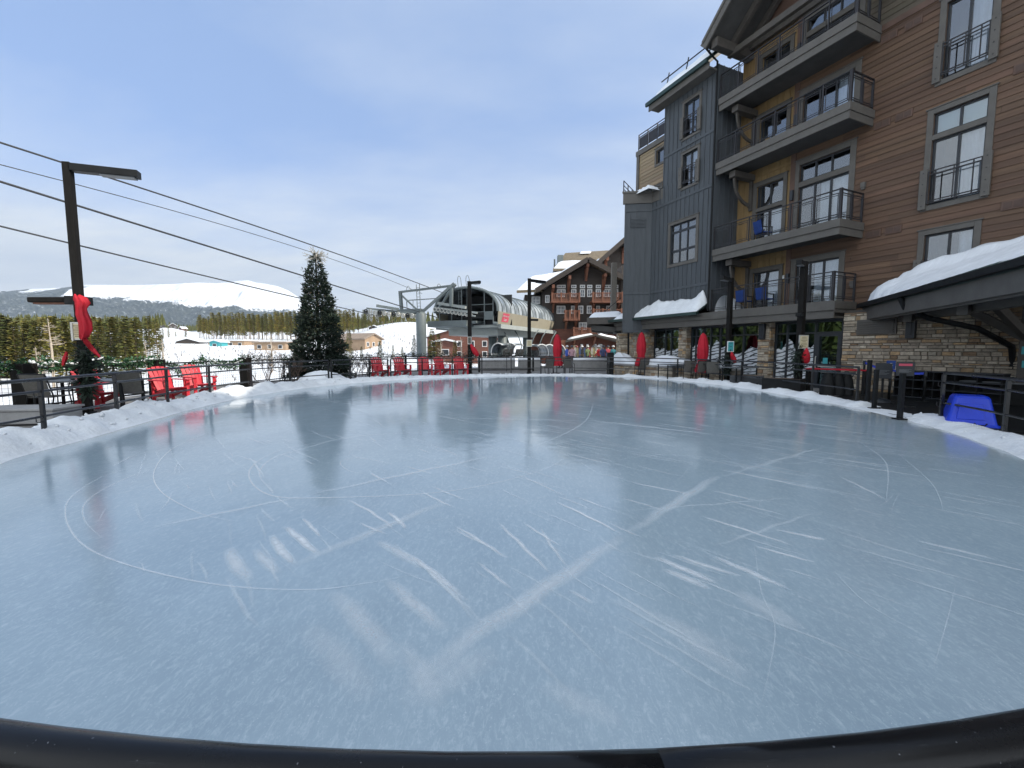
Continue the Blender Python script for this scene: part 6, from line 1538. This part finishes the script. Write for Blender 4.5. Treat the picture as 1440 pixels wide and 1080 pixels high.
# ------------------------------------------------------------------ people and ski racks beyond the rink
def bodymat(name, jacket, trousers, skin=(.45,.28,.2), boots=(.03,.03,.035)):
    m, nt, b, out = nodes(name); tc = N(nt, 'ShaderNodeTexCoord'); s = N(nt, 'ShaderNodeSeparateXYZ'); nt.links.new(tc.outputs['Object'], s.inputs[0])
    n = N(nt, 'ShaderNodeTexNoise', Scale=12.0); nt.links.new(tc.outputs['Object'], n.inputs['Vector'])
    z = math_(nt, 'DIVIDE', math_(nt, 'MULTIPLY_ADD', n.outputs[0], .03, s.outputs[2]), 2.0)
    nt.links.new(ramp(nt, z, [(0.0,boots),(.14,trousers),(.45,jacket),(.745,skin)], 'CONSTANT'), b.inputs['Base Color']); b.inputs['Roughness'].default_value = .8; return m
def person(p, rz, jacket, trousers, helmet, label, pose=0, hold=None):
    V = [(0,0,.95),(0,0,1.15),(0,0,1.35),(0,0,1.46),(0,.02,1.54),(0,.02,1.64),(0,.01,1.74)]; Rr = [.155,.15,.165,.075,.062,.105,.08]; Ed = [(0,1),(1,2),(2,3),(3,4),(4,5),(5,6)]
    for s in (-1,1):
        st = .10*pose*s; b0 = len(V)
        V += [(s*.10,0,.90),(s*.12,.04+st*.6,.50),(s*.13,st,.10),(s*.14,st+.16,.045)]; Rr += [.105,.075,.065,.05]; Ed += [(0,b0),(b0,b0+1),(b0+1,b0+2),(b0+2,b0+3)]
        a0 = len(V); lift_ = .25*pose if s > 0 else 0
        V += [(s*.21,0,1.38),(s*.27,-.02+.12*pose,1.12),(s*.24,.16+.1*pose,.95+lift_),(s*.23,.22+.1*pose,.90+lift_)]; Rr += [.075,.06,.05,.045]; Ed += [(2,a0),(a0,a0+1),(a0+1,a0+2),(a0+2,a0+3)]
    me = bpy.data.meshes.new('person'); me.from_pydata(V, Ed, []); o = bpy.data.objects.new('person', me); COL.objects.link(o); o.location = p; o.rotation_euler = (0,0,rz)
    sk = o.modifiers.new('Skin','SKIN'); 
    for i, r in enumerate(Rr): me.skin_vertices[0].data[i].radius = (r, r*.85)
    me.skin_vertices[0].data[0].use_root = True
    ss = o.modifiers.new('Sub','SUBSURF'); ss.levels = 1; ss.render_levels = 2
    me.materials.append(bodymat('clothes', jacket, trousers)); tag(o, label, 'person', 'skiers beyond the far railing')
    b = MB(); rows = []
    for i in range(7): a = R(90*i/6); rows.append([(.135*math.cos(a)*math.cos(2*math.pi*k/12), .02+.145*math.cos(a)*math.sin(2*math.pi*k/12), 1.66+.15*math.sin(a)) for k in range(13)])
    b.grid(rows); b.build('helmet', mat('helmet_shell', helmet, .4, .1), o, smooth=True)
    b = MB(); rows = [[(.112*math.cos(R(-150+300*k/12-90+180)), .03+.125*math.sin(R(30+120*k/12)), z) for k in range(13)] for z in (1.62,1.68)]
    b.box(-.085,.085,.115,.135,1.62,1.685); b.build('goggles', M['black'], o)
PP = [(797,40,(.06,.12,.5),(.03,.03,.04),(.6,.6,.62),'person in a blue jacket left of the crowd, by the red umbrella'),(804,39,(.5,.3,.35),(.05,.05,.07),(.05,.05,.06),'person in a pink jacket beside the one in blue'),
      (818,42,(.03,.035,.04),(.04,.04,.04),(.65,.65,.65),'person in black with a white helmet in front of the lodge door'),(826,41,(.12,.16,.07),(.05,.05,.05),(.55,.55,.5),'person in an olive jacket near the ski racks'),
      (834,43,(.55,.5,.25),(.06,.06,.06),(.05,.05,.05),'person in a pale yellow jacket among the ski racks'),(842,40,(.62,.05,.05),(.05,.05,.06),(.7,.7,.7),'person in a bright red jacket in the crowd'),
      (848,39,(.07,.09,.2),(.03,.03,.05),(.04,.04,.05),'person in a navy jacket right of the one in red'),(855,42,(.5,.08,.1),(.1,.1,.12),(.04,.04,.05),'person in a dark red jacket farthest right in the crowd'),
      (811,44,(.35,.36,.38),(.04,.04,.05),(.2,.02,.02),'person in a grey jacket at the back of the crowd'),(789,36,(.04,.05,.06),(.04,.045,.05),(.05,.05,.06),'person in dark clothes standing at the far railing'),(862,41,(.02,.16,.2),(.03,.03,.04),(.6,.6,.6),'person in a teal jacket beside the stone pier')]
for k, (px, Y, j, tr, hm, lab) in enumerate(PP):
    Y -= 3.2; q = at(px,500,Y); person((q.x,q.y,-.03), random.uniform(0,6.28), j, tr, hm, lab, .3+.7*random.random())
for r_ in range(3):
    q = at((812,829,847)[r_],500,38.2+r_*.5); t = thing('ski_rack', ['pale timber ski rack in front of the lodge, left one','pale timber ski rack in front of the lodge, middle one','pale timber ski rack in front of the lodge, right one'][r_], 'rack', (q.x,q.y,-.03), R(-4))
    b = MB(); b.beam((-.55,0,.95),(.55,0,.95), .1,.08); b.beam((-.55,0,.35),(.55,0,.35), .1,.08); b.build('rail', M['tanplain'], t)
    for s in (-.55,.55): b = MB(); b.beam((s,.05,0),(s,.05,1.0), .08,.08); b.build('upright', M['tanplain'], t)
    for k in range(5):
        c = [(.32,.05,.05),(.05,.09,.2),(.45,.42,.38),(.03,.03,.03),(.25,.22,.12)][(k*2+r_) % 5]; b = MB(); x = -.45+k*.22
        for dx in (-.035,.05): b.prism([(x+dx-.04,-.12,.03),(x+dx+.04,-.12,.03),(x+dx+.045,.0,1.5),(x+dx,.03,1.68),(x+dx-.045,.0,1.5)], (0,.02,0))
        o = b.build('ski_pair', mat('ski_topsheet', c, .4, .1)); o.location = (q.x,q.y,-.03); tag(o, 'colourful pair of skis leaning upright in the %s rack before the lodge' % ['left','middle','right'][r_], 'skis', 'skis in the %s rack' % ['left','middle','right'][r_])

# ------------------------------------------------------------------ houses in the valley
def house(px, Y, w, d, h, rz, wall, roof, label, pitch=.35, snow=True, wins=4, z=None, two=False, gable=True):
    q = at(px,490,Y); zg = ground(q.x,q.y)-.3 if z is None else z
    t = thing('valley_house', label, 'house', (q.x,q.y,zg), R(rz)); b = MB(); hr = w*pitch/2
    if gable: b.prism([(-w/2,-d/2,-2),(w/2,-d/2,-2),(w/2,-d/2,h),(0,-d/2,h+hr),(-w/2,-d/2,h)], (0,d,0))
    else: b.box(-w/2,w/2,-d/2,d/2,-2,h)
    b.build('wall', M[wall], t)
    if gable:
        b = MB()
        for s in (-1,1): b.prism([(0,-d/2-.5,h+hr+.02),(s*(w/2+.5),-d/2-.5,h-.5*pitch+.02),(s*(w/2+.5),-d/2-.5,h-.5*pitch+.3),(0,-d/2-.5,h+hr+.35)], (0,d+1,0))
        b.build('roof', M['snow' if snow else roof], t)
    else:
        b = MB(); b.box(-w/2-.4,w/2+.4,-d/2-.4,d/2+.4,h+.003,h+.4); b.build('roof', M['snow' if snow else roof], t)
    for fl in ((.45,) if not two else (.28,.72)):
        for k in range(wins):
            x = -w/2+w*(k+.5)/wins; ww = min(w/wins*.4,1.4)/2; hh = .55; b = MB(); b.box(x-ww,x+ww,-d/2-.06,-d/2,h*fl-hh,h*fl+hh); f = b.build('window', M['white'], t); p = MB(); p.box(x-ww+.1,x+ww-.1,-d/2-.08,-d/2-.062,h*fl-hh+.1,h*fl+hh-.1); p.build('pane', M['sash'], f)
    return t
house(503,108,5.5,11,4.6,62,'housebrown','houseroof','long tan two storey building with bays right of the Christmas tree',.42,False,3,two=True,z=-.8)
house(389,126,9,7,2.0,0,'housebrown','houseroof','low flat brown building left of the Christmas tree',.2,False,3,gable=False,z=1.1)
house(330,150,12,9,2.2,2,'housebrown','houseroof','long low building under a thick snow roof in the valley',.2,True,4,z=1.9,gable=False)
house(308,140,3.2,4,2.0,0,'teal','houseroof','small green shed end beside the long snow roofed building',.3,True,1,z=1.6)
house(272,150,7,7,2.2,10,'lodgewall','houseroof','low dark cabin under snow at the bottom of the sloping road',.3,True,2,z=1.6)
house(245,420,6.5,7,2.6,40,'lodgewall','houseroof','brown chalet with snowy roof among the trees on the hill, left one',.7,True,2); house(259,430,5,5,2.2,-20,'redwall','houseroof','smaller chalet with snowy roof on the hill, right of the larger chalet',.7,True,2)
house(229,460,4,5,5,10,'lodgewall','houseroof','narrow chalet half hidden in the trees left of the hill chalets',1.1,True,2)
house(528,235,5,5,1.8,0,'lodgewall','houseroof','small snow covered hut above the tan building',.4,True,1,z=11)
house(655,84,14,10,4.4,6,'redwall','houseroof','red brown wooden building seen under the lift terminal',.3,True,6,two=True,z=-.8); house(627,78,3.4,5,3.2,6,'redwall','houseroof','small red annex with snowy roof left under the lift terminal',.2,True,1,z=-.6)

# ------------------------------------------------------------------ forest
def pinemesh(seed, h, kind):
    """crown as many small drooping needle sprays on whorls of branches, uneven outline, bare lower stem"""
    rnd = random.Random(seed); b = MB(); b.usec = True
    if kind == 'pine': z0 = h*rnd.uniform(.16,.36); R0 = h*rnd.uniform(.10,.14); nw = 20; nb = 7
    else: z0 = h*.06; R0 = h*rnd.uniform(.15,.19); nw = 26; nb = 8
    for i in range(nw):
        t = i/(nw-1); z = z0+(h-z0)*t; rr = R0*((1-t)**.75+.05)*(1 if kind != 'pine' else min(1,.45+2.2*t))*rnd.uniform(.75,1.2)
        for k in range(nb):
            a = rnd.uniform(0,6.28); L = rr*rnd.uniform(.55,1.15); dr = -.22 if kind == 'spruce' else rnd.uniform(-.1,.35); tone = rnd.uniform(.55,1.45); warm = rnd.uniform(.9,1.25)
            d = Vector((math.cos(a),math.sin(a),dr)); side = Vector((-math.sin(a),math.cos(a),0)); m = 3 if kind == 'pine' else 4
            for j in range(m):
                p = Vector((0,0,z))+d*L*(.25+.75*j/m); l = h*.035*rnd.uniform(.8,1.5)
                for s_ in (-1,1):
                    e = (d*.7+side*s_*rnd.uniform(.4,1.0)+Vector((0,0,rnd.uniform(-.35,.25)))).normalized(); u = e.cross(Vector((0,0,1)))*l*.30+Vector((0,0,l*.16))
                    b.add([p-u*.3, p+e*l*.6-u, p+e*l*1.25, p+e*l*.6+u], [(0,1,2,3)], 0, (tone*warm,tone,tone*.8,1))
    for k in range(7):
        p = Vector((0,0,h*(.93+.012*k))); b.add([p+Vector((-.03*h*.3,0,0)),p+Vector((.03*h*.3,0,0)),p+Vector((0,0,h*.02))], [(0,1,2)], 0, (1,1,1,1))
    tr = MB(); tr.tube([(0,0,-.8),(rnd.gauss(0,.06),rnd.gauss(0,.06),h*.5),(0,0,h*.97)], [h*.011,h*.008,.015], 6)
    return b, tr
PROTO = {}
def tree_proto(kind, seed, h):
    b, tr = pinemesh(seed, h, kind); root = thing(kind+'_tree', 'x', 'tree', (0,0,-500), 0)
    b.build('crown', M['pine' if kind == 'pine' else 'spruce'], root); tr.build('trunk', M['bark'], root); return root
for s in range(6): PROTO['pine', s] = tree_proto('pine', 100+s, 12.0)
for s in range(3): PROTO['spruce', s] = tree_proto('spruce', 200+s, 12.0)
TREES = 0; first = {}
def plant(kind, s, x, y, h, label, group):
    global TREES
    z = ground(x, y)-.2; k = h/12.0; sc = (k*random.uniform(.9,1.15), k*random.uniform(.9,1.15), k); key = (kind, s)
    if key not in first:
        r = PROTO[key]; r.location = (x,y,z); r.rotation_euler = (0,0,random.uniform(0,6.28)); r.scale = sc; r['label'] = label; r['group'] = group; first[key] = r
    else: dup(PROTO[key], (x,y,z), random.uniform(0,6.28), label, group, sc)
    TREES += 1
rt = random.Random(21)
LP = 'olive green pine in the dense stand left of the sloping snow road'; LG = 'pines in the left stand'
def top_at(px, Y, py): return CAMZ+(490-py)/FPX*Y
n = 0
for row, Y in enumerate((48,56,65,76,90,108)):
    px = -30+row*5
    while px < 236:
        if not (row < 3 and px > 150+0*row and px > 200):
            Yj = Y*rt.uniform(.94,1.06); x = (px-720)/FPX*Yj; py = lerp_tab(px, [(-40,446),(40,447),(110,450),(170,446),(215,448),(240,462)])+rt.uniform(-5,10)+(4 if row > 3 else 0); h = top_at(px,Yj,py)-ground(x,Yj)
            if h > 3: plant('spruce' if rt.random() < (.75,.55,.35,.2,.1,0)[row] else 'pine', rt.randrange(3), x, Yj, h, LP, LG); n += 1
        px += rt.uniform(9,15)*(1 if row else 1.4)
for px, Y, py in ((222,170,456),(232,180,462),(240,200,460),(250,215,466),(264,240,462),(226,150,470)):
    x = (px-720)/FPX*Y; plant('pine', rt.randrange(6), x, Y, top_at(px,Y,py)-ground(x,Y), LP, LG)
CPl = 'olive green pine in the long stand behind the Christmas tree'; CG = 'pines in the long middle stand'
for row, Y in enumerate((200,215,232,252)):
    px = 283+row*2
    while px < 600:
        Yj = Y*rt.uniform(.97,1.03)*(1.12 if px > 500 else 1); x = (px-720)/FPX*Yj; py = lerp_tab(px, [(280,447),(300,443),(340,442),(420,440),(490,438),(520,436),(570,437),(600,440)])+rt.uniform(-3,7); h = top_at(px,Yj,py)-ground(x,Yj)
        if h > 3 and TREES < 268: plant('pine', rt.randrange(6), x, Yj, max(h,6), CPl, CG)
        px += rt.uniform(4.2,8.0)*(1 if row < 2 else 1.5)
# single trees one can point at
SG = [('spruce',0,14,46,448,'large olive spruce at the left edge of the picture'),('spruce',1,42,54,452,'olive spruce behind the first dark fence post'),('spruce',2,96,55,462,'dark green spruce just left of the tall lamp post'),('spruce',1,176,70,452,'broad spruce right of the red bow'),
      ('spruce',0,492,75,463,'golden green spruce in front of the tan building'),('spruce',2,535,70,478,'slim dark spruce right of the tan building'),('spruce',1,566,72,486,'small golden spruce left of the lift tower'),('pine',2,553,74,484,'thin young pine between two small spruces left of the lift tower'),
      ('spruce',2,583,80,470,'young pine on the snowy slope touching the left of the lift tower'),('pine',4,608,62,462,'pine just right of the lift tower column'),('spruce',1,617,70,468,'bushy pine right of the lift tower, before the slope'),('pine',1,640,66,478,'dark thin pine under the front of the lift terminal'),('spruce',0,509,78,486,'little bushy spruce at the corner of the tan building')]
for kind, s, px, Y, py, lab in SG:
    x = (px-720)/FPX*Y; plant(kind, s, x, Y, top_at(px,Y,py)-ground(x,Y), lab, 'single trees in the valley')
# far wood over the hill: one mass
b = MB(); b.usec = True
for i in range(2600):
    px = rt.uniform(-30,640); Y = rt.uniform(330,900)
    if 236 < px < 283 and Y < 620: continue
    if 520 < px and Y < 420: continue
    x = (px-720)/FPX*Y; z = ground(x,Y); h = rt.uniform(9,14); w_ = h*.13; g = rt.uniform(.6,1.3); a = rt.uniform(0,3)
    for k in range(3):
        aa = a+k*1.05; d = Vector((math.cos(aa),math.sin(aa),0))*w_; b.add([(x-d.x,Y-d.y,z+h*.25),(x+d.x,Y+d.y,z+h*.25),(x+d.x*.6,Y+d.y*.6,z+h*.6),(x,Y,z+h),(x-d.x*.6,Y-d.y*.6,z+h*.6)], [(0,1,2,3,4)], 0, (g,g,g,1))
o = b.build('far_wood', M['pine']); tag(o, 'far pine wood on the hill beyond the nearer stands', 'wood', kind='stuff')
b = MB(); b.usec = True                               # the wood carries on round the left of the rink; the hotel glass mirrors it
for i in range(900):
    a_ = R(rt.uniform(-128,-52)); Y = rt.uniform(34,95); x = Y*math.sin(a_); y = Y*math.cos(a_); z = ground(x,y)-.3; h = rt.uniform(7,13)*(.6+.4*min(1,Y/60)); g = rt.uniform(.5,1.4)
    for k in range(9):
        t_ = k/9; w_ = h*.17*(1-t_)+.05; zz = z+h*(.12+.86*t_); aa = rt.uniform(0,6.3)
        for q in range(4):
            e = Vector((math.cos(aa+q*1.57),math.sin(aa+q*1.57),0)); s_ = Vector((-e.y,e.x,0))*w_*.45; b.add([(x,y,zz+h*.1),(x+e.x*w_-s_.x,y+e.y*w_-s_.y,zz-h*.02),(x+e.x*w_*1.2,y+e.y*w_*1.2,zz-h*.04),(x+e.x*w_+s_.x,y+e.y*w_+s_.y,zz-h*.02)], [(0,1,2,3)], 0, (g,g,g*.9,1))
o = b.build('side_wood', M['spruce']); tag(o, 'dense spruce wood beyond the left end of the deck', 'wood', kind='stuff')
b = MB()                                              # low willow brush poking through the valley snow
for i in range(420):
    px = rt.uniform(225,640); Y = rt.uniform(46,150); x = (px-720)/FPX*Y; z = ground(x,Y); h = rt.uniform(.3,1.1)
    for k in range(5): a_ = rt.uniform(0,6.3); e = Vector((math.cos(a_)*.35,math.sin(a_)*.35,1))*h*rt.uniform(.6,1); b.tube([(x,Y,z-.1),(x+e.x*.5,Y+e.y*.5,z+e.z*.6),(x+e.x,Y+e.y,z+e.z)], [.03,.022,.01], 3)
o = b.build('willow_brush', M['twig']); tag(o, 'bare willow brush dotted over the snowy valley floor', 'brush', kind='stuff')
# bare pale trees at the left
for px, Y, py, sd_, lab, lean in ((73,40,448,1,'dead pale tree trunk standing bare before the pines at the left',.0),(52,36,488,2,'bare pale bush tree behind the first dark fence post',.0),(230,60,478,3,'bare grey aspen right of the left pine stand',0),(206,58,480,4,'leafless aspen among the pines right of the red bow',0),(648,60,474,5,'bare aspen in front of the red brown wooden building',0),(620,62,478,6,'leafless aspen left of the red brown wooden building',0),(382,60,470,7,'bare aspen by the low flat brown building',0)):
    x = (px-720)/FPX*Y; z = ground(x,Y); h = top_at(px,Y,py)-z; b = MB(); rnd = random.Random(sd_)
    b.tube([(0,0,-.5),(.02*h,0,h*.5),(0,0,h)], [.011*h+.05,.009*h+.03,.02], 6)
    for k in range(26 if sd_ != 1 else 34):
        t_ = rnd.uniform(.2,.97); a = rnd.uniform(0,6.28); twigs(b, Vector((.02*h*t_,0,h*t_)), Vector((math.cos(a),math.sin(a),.5 if sd_ != 1 else .05)).normalized(), h*.17*(1.1-t_), .018, 2, rnd, .45, .2)
    o = b.build('bare_tree', M['palebark']); o.location = (x,Y,z); tag(o, lab, 'tree', 'bare trees in the valley')
